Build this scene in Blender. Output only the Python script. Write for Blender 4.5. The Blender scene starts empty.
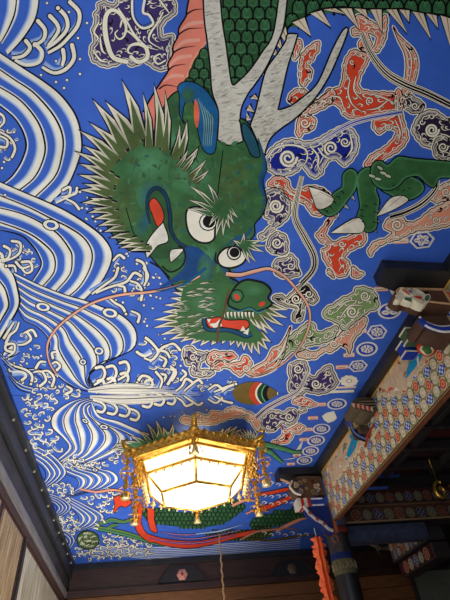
import bpy, math, random
from mathutils import Vector, Matrix
from mathutils.geometry import tessellate_polygon
random.seed(7)
sc = bpy.context.scene
C = sc.collection
PI = math.pi

# ------------------------------------------------------------ camera
RX = Vector((0.98748, -0.02484, -0.15786)); F = 450.0
def nrm(v): v = Vector(v); v.normalize(); return v
cY = nrm((-83, -440, -F)); cX = Vector(nrm((2815, -70.8, -F))); cX = nrm(cX - cX.dot(cY) * cY); cZ = cX.cross(cY)
ROT = Matrix((cX, cY, cZ))                      # camera space -> world
EYE = Vector((0, 0, 1.5))
cam_d = bpy.data.cameras.new('camera'); cam = bpy.data.objects.new('camera', cam_d); C.objects.link(cam)
cam.matrix_world = Matrix.Translation(EYE) @ ROT.to_4x4()
cam_d.sensor_fit = 'VERTICAL'; cam_d.sensor_height = 24.0; cam_d.lens = F * 24.0 / 600.0
cam_d.clip_start = 0.05; cam_d.clip_end = 100
sc.camera = cam
def ray(x, y): return ROT @ Vector((x - 225.0, -(y - 300.0), -F))
def onz(x, y, z): d = ray(x, y); return EYE + d * ((z - EYE.z) / d.z)
def ony(x, y, Y): d = ray(x, y); return EYE + d * ((Y - EYE.y) / d.y)
def onx(x, y, X): d = ray(x, y); return EYE + d * ((X - EYE.x) / d.x)

# ------------------------------------------------------------ world, lights, exposure
w = bpy.data.worlds.new('world'); sc.world = w; w.use_nodes = True
w.node_tree.nodes['Background'].inputs[0].default_value = (0.80, 0.88, 1.0, 1)
w.node_tree.nodes['Background'].inputs[1].default_value = 0.30
def area(name, loc, rot, sx, sy, power, col):
    d = bpy.data.lights.new(name, 'AREA'); d.shape = 'RECTANGLE'; d.size = sx; d.size_y = sy; d.energy = power; d.color = col
    o = bpy.data.objects.new(name, d); C.objects.link(o); o.location = loc; o.rotation_euler = rot; return o
area('daylight_entrance', (-1.6, -3.6, 1.6), (math.radians(108), 0, math.radians(14)), 3.0, 2.6, 250, (0.93, 0.97, 1.0))
fb = area('floor_bounce_fill', (-0.95, 6.8, 0.25), (PI, math.radians(10), 0), 2.8, 11.0, 205, (1.0, 0.98, 0.95)); fb.data.spread = math.radians(125)  # added lamp aimed upward, stands in for light off the floor
area('left_wall_fill', (2.2, 9.0, 0.9), (0, math.radians(104), 0), 1.4, 6.0, 300, (1.0, 0.97, 0.92))  # added fill lamp, no door here; brightens the left wall
sc.view_settings.view_transform = 'Standard'; sc.view_settings.look = 'None'
sc.view_settings.exposure = -0.15; sc.view_settings.gamma = 1.0; sc.view_settings.use_curve_mapping = False

# ------------------------------------------------------------ colours and materials
def s2l(c): return c / 12.92 if c <= 0.04045 else ((c + 0.055) / 1.055) ** 2.4
def rgb(r, g, b): return (s2l(r / 255), s2l(g / 255), s2l(b / 255), 1.0)
BLUE = rgb(58, 98, 194); DEEP = rgb(34, 62, 176); CREAM = rgb(232, 226, 208); WHITE = rgb(228, 226, 216); INK = rgb(10, 10, 15)
LBLUE = rgb(150, 178, 226); GREEN = rgb(56, 104, 62); DGREEN = rgb(28, 66, 44); LGREEN = rgb(92, 158, 116); TEAL = rgb(20, 84, 128)
RED = rgb(214, 70, 44); ORANGE = rgb(222, 106, 76); PINK = rgb(222, 128, 110); PURPLE = rgb(62, 48, 104); DPURP = rgb(44, 32, 62)
NAVY = rgb(24, 38, 140); SALMON = rgb(222, 150, 124); OLIVE = rgb(112, 92, 44); GREY = rgb(160, 158, 148); LGREY = rgb(202, 200, 190)
BEIGE = rgb(206, 186, 156); TAN = rgb(176, 140, 108); GLEAF = rgb(120, 150, 92); BROWN = rgb(96, 66, 44)

def noise_mat(name, c1, c2, rough=0.6, metal=0.0, scale=8.0, stretch=(1, 1, 1), bump=0.0, emit=None, detail=4.0):
    m = bpy.data.materials.new(name); m.use_nodes = True; nt = m.node_tree; b = nt.nodes['Principled BSDF']
    tc = nt.nodes.new('ShaderNodeTexCoord'); mp = nt.nodes.new('ShaderNodeMapping'); mp.inputs['Scale'].default_value = stretch
    nz = nt.nodes.new('ShaderNodeTexNoise'); nz.inputs['Scale'].default_value = scale; nz.inputs['Detail'].default_value = detail
    cr = nt.nodes.new('ShaderNodeValToRGB'); cr.color_ramp.elements[0].color = c1; cr.color_ramp.elements[1].color = c2
    cr.color_ramp.elements[0].position = 0.3; cr.color_ramp.elements[1].position = 0.7
    nt.links.new(tc.outputs['Object'], mp.inputs['Vector']); nt.links.new(mp.outputs[0], nz.inputs['Vector'])
    nt.links.new(nz.outputs[0], cr.inputs[0]); nt.links.new(cr.outputs[0], b.inputs['Base Color'])
    b.inputs['Roughness'].default_value = rough; b.inputs['Metallic'].default_value = metal
    if bump:
        bp = nt.nodes.new('ShaderNodeBump'); bp.inputs['Strength'].default_value = bump; bp.inputs['Distance'].default_value = 0.01
        nt.links.new(nz.outputs[0], bp.inputs['Height']); nt.links.new(bp.outputs[0], b.inputs['Normal'])
    if emit:
        b.inputs['Emission Color'].default_value = emit[0]; b.inputs['Emission Strength'].default_value = emit[1]
    return m
def paint_mat(name, lo=0.80, rough=0.55, scale=2.2):
    m = bpy.data.materials.new(name); m.use_nodes = True; nt = m.node_tree; b = nt.nodes['Principled BSDF']
    at = nt.nodes.new('ShaderNodeAttribute'); at.attribute_name = 'Col'
    tc = nt.nodes.new('ShaderNodeTexCoord')
    n1 = nt.nodes.new('ShaderNodeTexNoise'); n1.inputs['Scale'].default_value = scale; n1.inputs['Detail'].default_value = 8; n1.inputs['Roughness'].default_value = 0.65
    mr = nt.nodes.new('ShaderNodeMapRange'); mr.inputs['From Min'].default_value = 0.3; mr.inputs['From Max'].default_value = 0.7
    mr.inputs['To Min'].default_value = lo; mr.inputs['To Max'].default_value = 1.08
    vm = nt.nodes.new('ShaderNodeVectorMath'); vm.operation = 'SCALE'
    nt.links.new(tc.outputs['Object'], n1.inputs['Vector']); nt.links.new(n1.outputs[0], mr.inputs[0])
    nt.links.new(at.outputs['Color'], vm.inputs[0]); nt.links.new(mr.outputs[0], vm.inputs['Scale'])
    nt.links.new(vm.outputs[0], b.inputs['Base Color']); b.inputs['Roughness'].default_value = rough
    b.inputs['Specular IOR Level'].default_value = 0.08
    return m
M = {}
M['paint'] = paint_mat('mural_paint'); M['dragon'] = paint_mat('dragon_paint', 0.55, 0.5, 5.0); M['brocade'] = paint_mat('brocade_paint', 0.7, 0.6, 9.0)
M['black_lacquer'] = noise_mat('black_lacquer', rgb(22, 23, 26), rgb(38, 38, 42), 0.45, 0, 3, bump=0.1)
M['dark_wood'] = noise_mat('dark_wood', rgb(30, 27, 28), rgb(56, 50, 50), 0.5, 0, 4, (6, 0.5, 6), 0.2)
M['brown_wood'] = noise_mat('brown_wood', rgb(44, 28, 26), rgb(70, 46, 40), 0.45, 0, 4, (0.6, 6, 8), 0.2)
M['grey_wood'] = noise_mat('grey_wood', rgb(86, 84, 86), rgb(124, 120, 120), 0.4, 0, 4, (8, 0.5, 8), 0.2)
M['plank'] = noise_mat('plank_wood', rgb(104, 66, 34), rgb(140, 92, 52), 0.5, 0, 5, (0.5, 4, 9), 0.2)
M['panel_wood'] = noise_mat('panel_wood', rgb(126, 118, 98), rgb(206, 198, 176), 0.28, 0, 4, (3, 3, 0.4), 0.25)
M['lattice_wood'] = noise_mat('lattice_wood', rgb(128, 104, 76), rgb(206, 180, 144), 0.35, 0, 5, (3, 3, 0.3), 0.25)
M['stud'] = noise_mat('tarnished_brass', rgb(120, 116, 100), rgb(160, 156, 140), 0.4, 0.4)
M['carved'] = noise_mat('carved_wood', rgb(62, 50, 40), rgb(112, 96, 78), 0.6, 0, 14, (1, 1, 1), 0.5)
M['gold'] = noise_mat('gilt', rgb(196, 132, 30), rgb(250, 206, 96), 0.3, 0.85, 18, (1, 1, 1), 0.5)
M['pale_gold'] = noise_mat('pale_gilt', rgb(220, 190, 110), rgb(255, 240, 190), 0.35, 0.6, 14, (1, 1, 1), 0.2)
M['glow'] = noise_mat('lantern_paper', rgb(250, 244, 226), rgb(255, 250, 236), 0.6, 0, 6, emit=((1.0, 0.88, 0.66, 1), 2.3))
M['white_metal'] = noise_mat('white_metal', rgb(220, 220, 214), rgb(240, 240, 236), 0.3, 0.2)
M['orange_cloth'] = noise_mat('orange_cloth', rgb(226, 78, 34), rgb(250, 128, 70), 0.75, 0, 12, (1, 1, .3), 0.4)
M['floor'] = noise_mat('floor_wood', rgb(96, 70, 46), rgb(130, 98, 66), 0.4, 0, 4, (6, 0.4, 1), 0.1)
M['dark_plaster'] = noise_mat('dark_board', rgb(26, 20, 20), rgb(40, 30, 28), 0.7, 0, 3)

# ------------------------------------------------------------ object helpers
def empty(name, loc=(0, 0, 0), **props):
    o = bpy.data.objects.new(name, None); C.objects.link(o); o.location = loc; o.empty_display_size = 0.1
    for k, v in props.items(): o[k] = v
    return o
class MB:
    """collects geometry in world space and links it as one mesh"""
    def __init__(s): s.v = []; s.f = []; s.c = []
    def add(s, vs, fs, col=None):
        n = len(s.v); s.v += [Vector(v) for v in vs]; s.f += [tuple(i + n for i in f) for f in fs]; s.c += [col or (1, 1, 1, 1)] * len(vs)
    def box(s, a, b, col=None):
        x0, y0, z0 = a; x1, y1, z1 = b
        s.add([(x0,y0,z0),(x1,y0,z0),(x1,y1,z0),(x0,y1,z0),(x0,y0,z1),(x1,y0,z1),(x1,y1,z1),(x0,y1,z1)],
              [(0,3,2,1),(4,5,6,7),(0,1,5,4),(1,2,6,5),(2,3,7,6),(3,0,4,7)], col)
    def prism(s, poly, axis, a, b, col=None):
        """extrude a 2-D outline along an axis (0,1,2) from a to b"""
        def P(p, t):
            q = [p[0], p[1]]; q.insert(axis, t); return tuple(q)
        n = len(poly); vs = [P(p, a) for p in poly] + [P(p, b) for p in poly]
        tri = tessellate_polygon([[Vector((p[0], p[1], 0)) for p in poly]])
        fs = [tuple(t) for t in tri] + [tuple(i + n for i in reversed(t)) for t in tri] + [(i, (i + 1) % n, n + (i + 1) % n, n + i) for i in range(n)]
        s.add(vs, fs, col)
    def tube(s, pts, r, seg=8, col=None, cap=True):
        pts = [Vector(p) for p in pts]; rs = r if isinstance(r, (list, tuple)) else [r] * len(pts); vs = []; fs = []
        for i, p in enumerate(pts):
            t = (pts[min(i + 1, len(pts) - 1)] - pts[max(i - 1, 0)]).normalized()
            up = Vector((0, 0, 1)) if abs(t.z) < 0.9 else Vector((1, 0, 0))
            a = t.cross(up).normalized(); b = t.cross(a)
            for k in range(seg): q = 2 * PI * k / seg; vs.append(p + (a * math.cos(q) + b * math.sin(q)) * rs[i])
        for i in range(len(pts) - 1):
            for k in range(seg): fs.append((i*seg+k, i*seg+(k+1)%seg, (i+1)*seg+(k+1)%seg, (i+1)*seg+k))
        if cap: fs.append(tuple(range(seg))); fs.append(tuple(range(len(pts)*seg - 1, (len(pts)-1)*seg - 1, -1)))
        s.add(vs, fs, col)
    def lathe(s, c, prof, seg=12, col=None, squash=1.0):
        """prof: (radius, z) pairs round a vertical axis through c"""
        vs = []; fs = []
        for r, z in prof:
            for k in range(seg): q = 2 * PI * k / seg; vs.append((c[0] + r * math.cos(q), c[1] + r * math.sin(q) * squash, c[2] + z))
        for i in range(len(prof) - 1):
            for k in range(seg): fs.append((i*seg+k, i*seg+(k+1)%seg, (i+1)*seg+(k+1)%seg, (i+1)*seg+k))
        s.add(vs, fs, col)
    def build(s, name, mat, parent=None, bevel=0, smooth=False, **props):
        me = bpy.data.meshes.new(name); 
        org = parent.location if parent and parent.type == 'EMPTY' else Vector((0, 0, 0))
        if parent is None:
            org = Vector((sum(v.x for v in s.v) / len(s.v), sum(v.y for v in s.v) / len(s.v), min(v.z for v in s.v)))
        elif parent.type != 'EMPTY':
            org = Vector(parent.get('_o', (0, 0, 0)))
        me.from_pydata([v - org for v in s.v], [], s.f); me.update()
        at = me.color_attributes.new('Col', 'FLOAT_COLOR', 'POINT')
        flat = []
        for c in s.c: flat += c
        at.data.foreach_set('color', flat)
        o = bpy.data.objects.new(name, me); C.objects.link(o); me.materials.append(mat)
        if parent is not None: o.parent = parent; ORG[o.name] = org
        else: o.location = org; ORG[o.name] = org
        if bevel:
            m = o.modifiers.new('bevel', 'BEVEL'); m.width = bevel; m.segments = 2; m.limit_method = 'ANGLE'
        if smooth:
            for p in me.polygons: p.use_smooth = True
        for k, v in props.items(): o[k] = v
        return o
ORG = {}
def sub(mb, name, mat, parent, **kw):
    """a child of a mesh part whose own origin is already the thing's origin"""
    org = ORG[parent.name]; bak = mb.v; mb.v = [v - org for v in mb.v]
    o = mb.build(name, mat, parent, **kw); ORG[o.name] = org; mb.v = bak; return o

# ------------------------------------------------------------ painting helpers
def sm(pts, closed=False, n=5):
    """Catmull-Rom; a third item in a point marks a sharp corner"""
    N = len(pts); out = []
    P = [Vector((p[0], p[1])) for p in pts]; S = [len(p) > 2 for p in pts]
    for i in range(N if closed else N - 1):
        p1, p2 = P[i], P[(i + 1) % N]
        p0 = P[i - 1] if (closed or i > 0) and not S[i] else p1
        p3 = P[(i + 2) % N] if (closed or i + 2 < N) and not S[(i + 1) % N] else p2
        for k in range(n):
            t = k / n
            out.append(0.5 * ((2 * p1) + (p2 - p0) * t + (2*p0 - 5*p1 + 4*p2 - p3) * t*t + (3*p1 - p0 - 3*p2 + p3) * t**3))
    if not closed: out.append(P[-1])
    return out
def resample(pts, n):
    L = [0]
    for i in range(1, len(pts)): L.append(L[-1] + (pts[i] - pts[i - 1]).length)
    out = []; j = 0
    for k in range(n):
        t = L[-1] * k / (n - 1)
        while j < len(pts) - 2 and L[j + 1] < t: j += 1
        u = (t - L[j]) / max(1e-6, L[j + 1] - L[j]); out.append(pts[j].lerp(pts[j + 1], min(1, max(0, u))))
    return out
def mix(a, b, t): return tuple(a[i] * (1 - t) + b[i] * t for i in range(4))
class Paint(MB):
    """flat paint on a surface: mp(x, y, h) gives the world point, h is the thickness of the paint there"""
    LAY = [0]
    def __init__(s, mp, tf=None): MB.__init__(s); s.mp = mp; s.tf = tf
    def T(s, p):
        q = s.tf(p[0], p[1]) if s.tf else p
        return s.mp(q[0], q[1], s.h)
    def lay(s, h): s.h0 = h * 6.0e-5; s.h = s.h0; return s
    CNT = [0]
    def raw(s, vs, fs, cols):
        n = len(s.v); Paint.CNT[0] = (Paint.CNT[0] + 1) % 13; hb = s.h0 + Paint.CNT[0] * 4.0e-6; Q = []
        for i, v in enumerate(vs): s.h = hb + (i * 7 % 5) * 6.0e-7; Q.append(s.T(v))
        s.v += Q; s.f += [tuple(i + n for i in f) for f in fs]; s.c += cols
    def fill(s, pts, col, smooth=True, n=4):
        q = sm(pts, True, n) if smooth else [Vector(p[:2]) for p in pts]
        tri = tessellate_polygon([[Vector((p.x, p.y, 0)) for p in q]])
        s.raw(q, [tuple(t) for t in tri], [col] * len(q)); return q
    def ribbon(s, q, w, cols, closed=False, side=0):
        """q: points; w: width, number or list; cols: colours across; side 0 centred, 1 / -1 to one side"""
        N = len(q)
        if N < 2: return
        ws = w if isinstance(w, (list, tuple)) else [w, w]
        K = len(cols); vs = []; cc = []; fs = []
        for i, p in enumerate(q):
            a = q[(i - 1) % N] if closed else q[max(0, i - 1)]; b = q[(i + 1) % N] if closed else q[min(N - 1, i + 1)]
            t = b - a
            t = t.normalized() if t.length > 1e-6 else Vector((1, 0)); nn = Vector((-t.y, t.x))
            f = i / (N - 1) * (len(ws) - 1); j = min(len(ws) - 2, int(f)); W = ws[j] + (ws[j + 1] - ws[j]) * (f - j)
            for k in range(K if K > 1 else 2):
                u = k / ((K if K > 1 else 2) - 1)
                o = (u - 0.5) * W if side == 0 else u * W * side
                vs.append(p + nn * o); cc.append(cols[k] if K > 1 else cols[0])
        KK = max(K, 2)
        for i in range(N if closed else N - 1):
            for k in range(KK - 1):
                a = i * KK + k; b = ((i + 1) % N) * KK + k; fs.append((a, a + 1, b + 1, b))
        s.raw(vs, fs, cc)
    def stroke(s, pts, w, col, closed=False, n=5): s.ribbon(sm(pts, closed, n), w, [col], closed)
    def dot(s, x, y, r, col, ry=None, col2=None, ang=0, seg=12):
        ry = ry or r; vs = [Vector((x, y))]; ca, sa = math.cos(ang), math.sin(ang)
        for k in range(seg):
            a = 2 * PI * k / seg; u, v = r * math.cos(a), ry * math.sin(a); vs.append(Vector((x + u * ca - v * sa, y + u * sa + v * ca)))
        s.raw(vs, [(0, 1 + k, 1 + (k + 1) % seg) for k in range(seg)], [col] + [col2 or col] * seg)
    def band(s, A, B, cols, N=40):
        """colour stations between curves A and B"""
        K = len(cols); vs = []; cc = []; fs = []
        for i in range(N):
            for k, (t, c) in enumerate(cols): vs.append(A[i].lerp(B[i], t)); cc.append(c)
        for i in range(N - 1):
            for k in range(K - 1): a = i * K + k; fs.append((a, a + 1, a + K + 1, a + K))
        s.raw(vs, fs, cc)
    def stream(s, A, B, n, h, N=44, w=1.0, wl=0.34, base=None):
        """flowing water: n bands between curve A (crest) and curve B"""
        A = resample(sm(A), N); B = resample(sm(B), N); base = base or BLUE
        s.lay(h)
        for k in range(n):
            a = [A[i].lerp(B[i], k / n) for i in range(N)]; b = [A[i].lerp(B[i], (k + 1) / n) for i in range(N)]
            s.band(a, b, [(0, WHITE), (wl * 0.85, WHITE), (wl + 0.05, LBLUE), (wl + 0.14, base), (0.84, base), (0.88, LBLUE), (0.91, WHITE), (1, WHITE)], N)
        s.lay(h + 1)
        for k in range(n + 1): s.ribbon([A[i].lerp(B[i], k / n) for i in range(N)], [w * .8, w * 1.2, w * .8], [INK])
    def hook(s, pts, h, w0=5.0, w1=2.5, ink=1.3, tipcol=None):
        ink *= 1.9; w0 *= .9; w1 *= .8
        """foam finger: first point is the round tip, last the root"""
        q = sm(pts, False, 5); c = tipcol or CREAM
        a_, b_, c_ = q[0], q[len(q) // 2], q[-1]; cr_ = (b_ - a_).x * (c_ - b_).y - (b_ - a_).y * (c_ - b_).x; sd = 1 if cr_ > 0 else -1
        s.lay(h - .6); s.ribbon(q[2:], [w0 * .5, w0 * 1.3, w0 * 1.9], [WHITE, LBLUE, LBLUE, BLUE], side=sd)
        s.lay(h); s.ribbon(q, [w0 + ink, w0 * .9 + ink, w1 + ink], [INK]); s.lay(h + .4); s.dot(q[0].x, q[0].y, (w0 + ink) / 2, INK)
        s.lay(h + 1); s.ribbon(q, [w0, w0 * .9, w1], [mix(c, LBLUE, .45), c, c, c]); s.lay(h + 1.5); s.dot(q[0].x, q[0].y, w0 / 2, c)
    def spike(s, bx, by, tx, ty, w, h, inner=None, outer=None, ink=0.8):
        b = Vector((bx, by)); t = Vector((tx, ty)); d = (t - b); L = d.length; d.normalize(); nn = Vector((-d.y, d.x)); cu = nn * (L * 0.05)
        def tri(W, ext, back, col):
            vs = [b + nn * W / 2 + d * back, b.lerp(t, .5) + nn * W * .36 + cu, t + d * ext, b.lerp(t, .5) - nn * W * .36 + cu, b - nn * W / 2 + d * back]
            e = mix(inner, col, .25) if (inner and ext == 0) else col
            s.raw(vs, [(0, 1, 2), (0, 2, 3), (0, 3, 4)], [e, col, col, col, e])
        s.lay(h); tri(w + ink * 2.4, ink * 2, 0, INK)
        s.lay(h + 1); tri(w, 0, 0, outer or CREAM)
        if inner:
            s.lay(h + 2); vs = [b - d * 2 + nn * w * .46, b - d * 2 + nn * w * -.46, b.lerp(t, .72) + cu]; s.raw(vs, [(0, 1, 2)], [inner, inner, inner])
    def cloud(s, pts, col, h, rim=None, halo=1.1, ink=1.0, rimw=2.6, swirls=(), mid=None, sharp=False):
        """scalloped cloud or flame: cream halo, ink line, shaded rim, coloured heart"""
        rim = rim or CREAM; mid = mid or mix(col, rim, 0.5)
        q = sm(pts, True, 5)
        ar = sum(q[i].x * q[(i + 1) % len(q)].y - q[(i + 1) % len(q)].x * q[i].y for i in range(len(q)))
        sd = 1 if ar > 0 else -1
        # small scallops along the edge
        out = []
        L = 0; cen = sum(q, Vector((0, 0))) / len(q)
        qr = resample(q + [q[0]], max(24, int(sum((q[i] - q[i - 1]).length for i in range(len(q))) / 1.1)))[:-1]
        amp = 0 if sharp else 0.42
        for i, p in enumerate(qr):
            t = qr[(i + 1) % len(qr)] - qr[i - 1]; t = t.normalized() if t.length > 1e-6 else Vector((1, 0)); nn = Vector((t.y, -t.x)) * sd
            out.append(p + nn * amp * (abs(math.sin(i * 0.42)) * 2 - 1))
        s.lay(h); s.ribbon(out, halo * 2 + ink, [rim], True)
        s.lay(h + 1); s.fill([(p.x, p.y) for p in out], col, False)
        s.lay(h + 2); s.ribbon(out, rimw, [rim, mid, col], True, side=sd)
        s.lay(h + 3); s.ribbon(out, ink, [INK], True)
        # contour line following the edge further in
        lim = rimw * 1.25; seg = []
        def flush(sg):
            if len(sg) > 5: s.lay(h + 3); s.ribbon(sg, [.3, 1.5, .3], [rim]); s.lay(h + 3.5); s.ribbon([p + Vector((.5, .5)) for p in sg], [.2, .7, .2], [INK])
        for i, p in enumerate(out):
            t = out[(i + 2) % len(out)] - out[i - 2]; t = t.normalized() if t.length > 1e-6 else Vector((1, 0)); c_ = p + Vector((-t.y, t.x)) * sd * lim
            if (i // 9) % 5 != 4 and min((c_ - o_).length for o_ in out) > lim * .86: seg.append(c_)
            else: flush(seg); seg = []
        flush(seg)
        # small brush curls filling the heart
        ar_ = abs(ar) / 2; rnd = random.Random(int(abs(pts[0][0] * 7 + pts[0][1] * 13))); done = []; xs = [p.x for p in out]; ys = [p.y for p in out]; tries = 0
        poly = [(p.x, p.y) for p in out]
        while len(done) < ar_ / 30 and tries < 260:
            tries += 1; c_ = Vector((rnd.uniform(min(xs), max(xs)), rnd.uniform(min(ys), max(ys))))
            if not inside(c_.x, c_.y, poly) or any((c_ - d_).length < 4.2 for d_ in done) or any((c_ - Vector(w_[:2])).length < w_[2] + 1.5 for w_ in swirls): continue
            j = min(range(len(out)), key=lambda k_: (out[k_] - c_).length)
            if (out[j] - c_).length < 2.4: continue
            t = (out[(j + 2) % len(out)] - out[j - 2]).normalized(); nn = Vector((-t.y, t.x)) * sd; L_ = rnd.uniform(3.5, 6.5); f_ = rnd.choice([-1, 1]); done.append(c_)
            q_ = [c_ - t * L_ * .6 * f_, c_ + nn * .8, c_ + t * L_ * .5 * f_ - nn * .6, c_ + t * L_ * .45 * f_ - nn * 2.0, c_ + t * L_ * .15 * f_ - nn * 1.8]
            q_ = [p_ for p_ in q_ if inside(p_.x, p_.y, poly)]
            if len(q_) > 2: s.lay(h + 3.6); z_ = sm([(p_.x, p_.y) for p_ in q_]); s.ribbon(z_, [.7, 2.1, 1.2], [INK]); s.lay(h + 4.2); s.ribbon(z_, [.3, 1.3, .5], [rim])
        for sw in swirls: s.swirl(*sw, h=h + 4, rim=rim)
    def swirl(s, x, y, r, a0=0.0, turns=1.6, h=0, rim=None, w=None):
        rim = rim or CREAM; d = 1 if turns > 0 else -1; n = int(abs(turns) * 12); w = w or max(1.1, r * .3)
        q = [Vector((x + r * (1 - .82 * i / n) * math.cos(a0 + d * 2 * PI * i / 12), y + r * (1 - .82 * i / n) * math.sin(a0 + d * 2 * PI * i / 12))) for i in range(n + 1)]
        s.lay(h); s.ribbon(q, [w + .9, w + .9, w * .6 + .6], [INK]); s.lay(h + 1); s.ribbon(q, [w, w, w * .6], [rim]); s.lay(h + 1.4); s.dot(q[0].x, q[0].y, w * .5, rim)
    def curls(s, pts, h, w=1.2, col=None):
        q = sm(pts); s.lay(h); s.ribbon(q, [w * .6 + .8, w + .9, w * .3 + .6], [INK]); s.lay(h + 1); s.ribbon(q, [w * .6, w, w * .2], [col or CREAM])
def inside(x, y, poly):
    r = False; n = len(poly)
    for i in range(n):
        x1, y1 = poly[i][:2]; x2, y2 = poly[i - 1][:2]
        if (y1 > y) != (y2 > y) and x < (x2 - x1) * (y - y1) / (y2 - y1) + x1: r = not r
    return r
# ------------------------------------------------------------ the room shell
H = 5.0
XL, XR, YN, YS, YF = -1.84, 3.16, -0.6, 5.56, 13.72
def struct(name, mb, mat, **kw): return mb.build(name, mat, None, kind='structure', **kw)
m = MB(); m.box((-2.6, -4.4, H + .004), (9.5, 14.2, H + .12)); struct('ceiling', m, M['dark_plaster'])
m = MB(); m.box((-3.0, -4.4, -.1), (9.5, 14.2, 0)); struct('floor', m, M['floor'])
m = MB(); m.box((-2.35, 13.95, 0), (9.5, 14.2, H)); struct('wall_far', m, M['dark_plaster'])
m = MB(); m.box((9.3, -4.4, 0), (9.5, 13.95, H)); struct('wall_right', m, M['dark_plaster'])
m = MB(); m.box((-2.35, -2.0, 0), (-2.16, 13.95, H)); struct('wall_left', m, M['dark_plaster'])

# ------------------------------------------------------------ the upper painting
def MP(x, y, h): return onz(x, y, H - h)
def MQ(x, y, h): p = onz(x, y, H - h); p.y = 2 * YS - .01 - p.y; return p
def MW(x, y, h): return Vector((x, y, H - h))
up = empty('ceiling_mural', (0.7, 2.8, H), label='deep blue painted ceiling panel with the big green dragon face, above the seam', category='ceiling painting', group='dragon ceiling panels')
lo = empty('ceiling_mural', (0.7, 9.6, H), label='blue painted ceiling panel of small crowded waves, beyond the seam and behind the lantern', category='ceiling painting', group='dragon ceiling panels')
def rect(p, x0, y0, x1, y1, col, h):
    p.mp = MW; p.lay(h); n = 8
    for i in range(n):
        for j in range(n):
            xa, xb = x0 + (x1 - x0) * i / n, x0 + (x1 - x0) * (i + 1) / n; ya, yb = y0 + (y1 - y0) * j / n, y0 + (y1 - y0) * (j + 1) / n
            p.raw([Vector((xa, ya)), Vector((xb, ya)), Vector((xb, yb)), Vector((xa, yb))], [(0, 1, 2, 3)], [col] * 4)
m = MB(); m.box((XL - .05, YN, H + .00002), (XR + .6, YS - .006, H + .0035), BLUE); m.build('background_board', M['paint'], up)
m = MB(); m.box((XL - .05, YS + .006, H + .00002), (3.6, 8.6, H + .0035), BLUE); m.box((XL - .05, 8.6, H + .00002), (5.2, YF + .05, H + .0035), BLUE); m.build('background_board', M['paint'], lo)

# --- waves
W = Paint(MP)
# top left stream
W.stream([(39,-3),(38,8),(34,22),(22,40),(8,55)], [(-6,-3),(-6,4),(-6,12),(-6,20),(-6,30)], 2, 2, w=1.5, wl=.3)
# first great arc
A1 = [(-4,50),(22,67),(42,80),(60,94),(74,112),(80,128),(82,146),(79,160),(70,182),(60,194),(49,205)]
A2 = [(-4,67),(15,80),(34,93),(54,116),(63,138),(61,160),(54,178),(34,198)]
A3 = [(-4,85),(20,100),(38,122),(45,144),(43,160),(34,178),(18,191)]
A4 = [(-4,103),(16,120),(26,142),(22,160),(12,176),(2,184)]
for a, b in ((A1, A2), (A2, A3), (A3, A4)): W.stream(a, b, 1, 2, w=1.7, wl=.36)
B1 = [(-4,180),(26,193),(52,204),(70,213),(90,226),(104,238),(112,252),(110,266),(100,284),(82,302)]
B2 = [(-4,194),(26,206),(50,218),(70,228),(84,238),(92,252),(90,268),(80,286),(68,297)]
B3 = [(-4,207),(20,213),(40,222),(58,234),(70,250),(72,258),(70,274),(56,291)]
B4 = [(-4,221),(26,232),(44,244),(54,256),(54,272),(42,287)]
B5 = [(-4,229),(20,235),(32,245),(39,256),(41,266),(32,281)]
for a, b in ((B1, B2), (B2, B3), (B3, B4), (B4, B5)): W.stream(a, b, 1, 5, w=1.5, wl=.36)
# long stream falling into the seam
S_O = [(13,272),(40,285),(66,295),(84,300),(100,306),(118,313),(132,324),(137,336),(134,348),(120,356),(102,362),(92,369),(89,378),(100,386),(136,390)]
S_I = [(17,308),(24,320),(36,326),(45,334),(50,344),(47,356),(51,368),(60,378),(72,386),(86,391),(118,393)]
W.stream(S_O, S_I, 6, 8, w=1.2, wl=.36)
W.stream([(-4,254),(12,272),(18,290),(19,306),(8,326),(-4,346)], [(-4,300),(-3,304),(-2,306),(-2,308),(-3,310),(-4,313)], 2, 11, w=1.7, wl=.42)
# rings floating on the water
def ring(P, x, y, rx, ry, h, a=.2):
    P.lay(h); P.dot(x, y, rx + 1.2, INK, ry + 1.0, ang=a); P.lay(h + 1); P.dot(x, y, rx, WHITE, ry, ang=a)
    P.lay(h + 2); P.dot(x, y, rx * .55, INK, ry * .55, ang=a); P.lay(h + 3); P.dot(x, y, rx * .42, BLUE, ry * .42, ang=a)
for r in ((51,225,8,5),(43,307,7,4),(110,313,7.5,4.5),(99,351,4.5,3.6),(83,362,3,2.6)): ring(W, *r, 14)
W.build('painted_wave', M['paint'], up)
# --- foam
def field(P, poly, n, h, s=4.0, seed=3):
    random.seed(seed); xs = [p[0] for p in poly]; ys = [p[1] for p in poly]; pl = []; t = 0
    while len(pl) < n and t < 6000:
        t += 1; x, y = random.uniform(min(xs), max(xs)), random.uniform(min(ys), max(ys))
        if inside(x, y, poly) and all((x-a)**2 + ((y-b)*1.4)**2 > (s*1.35)**2 for a, b in pl): pl.append((x, y))
    for x, y in pl:
        a = random.uniform(0, 2*PI); d = random.choice([-1, 1]); k = s * random.uniform(.75, 1.2)
        q = [(x + k*.25*math.cos(a), y + k*.2*math.sin(a)), (x + k*.6*math.cos(a + d*1.2), y + k*.45*math.sin(a + d*1.2)), (x + k*.8*math.cos(a + d*2.4), y + k*.55*math.sin(a + d*2.4)), (x + k*1.3*math.cos(a + d*3.4), y + k*.8*math.sin(a + d*3.4))]
        P.hook(q, h, s * .36, s * .22, .55)
f = Paint(MP)
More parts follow.
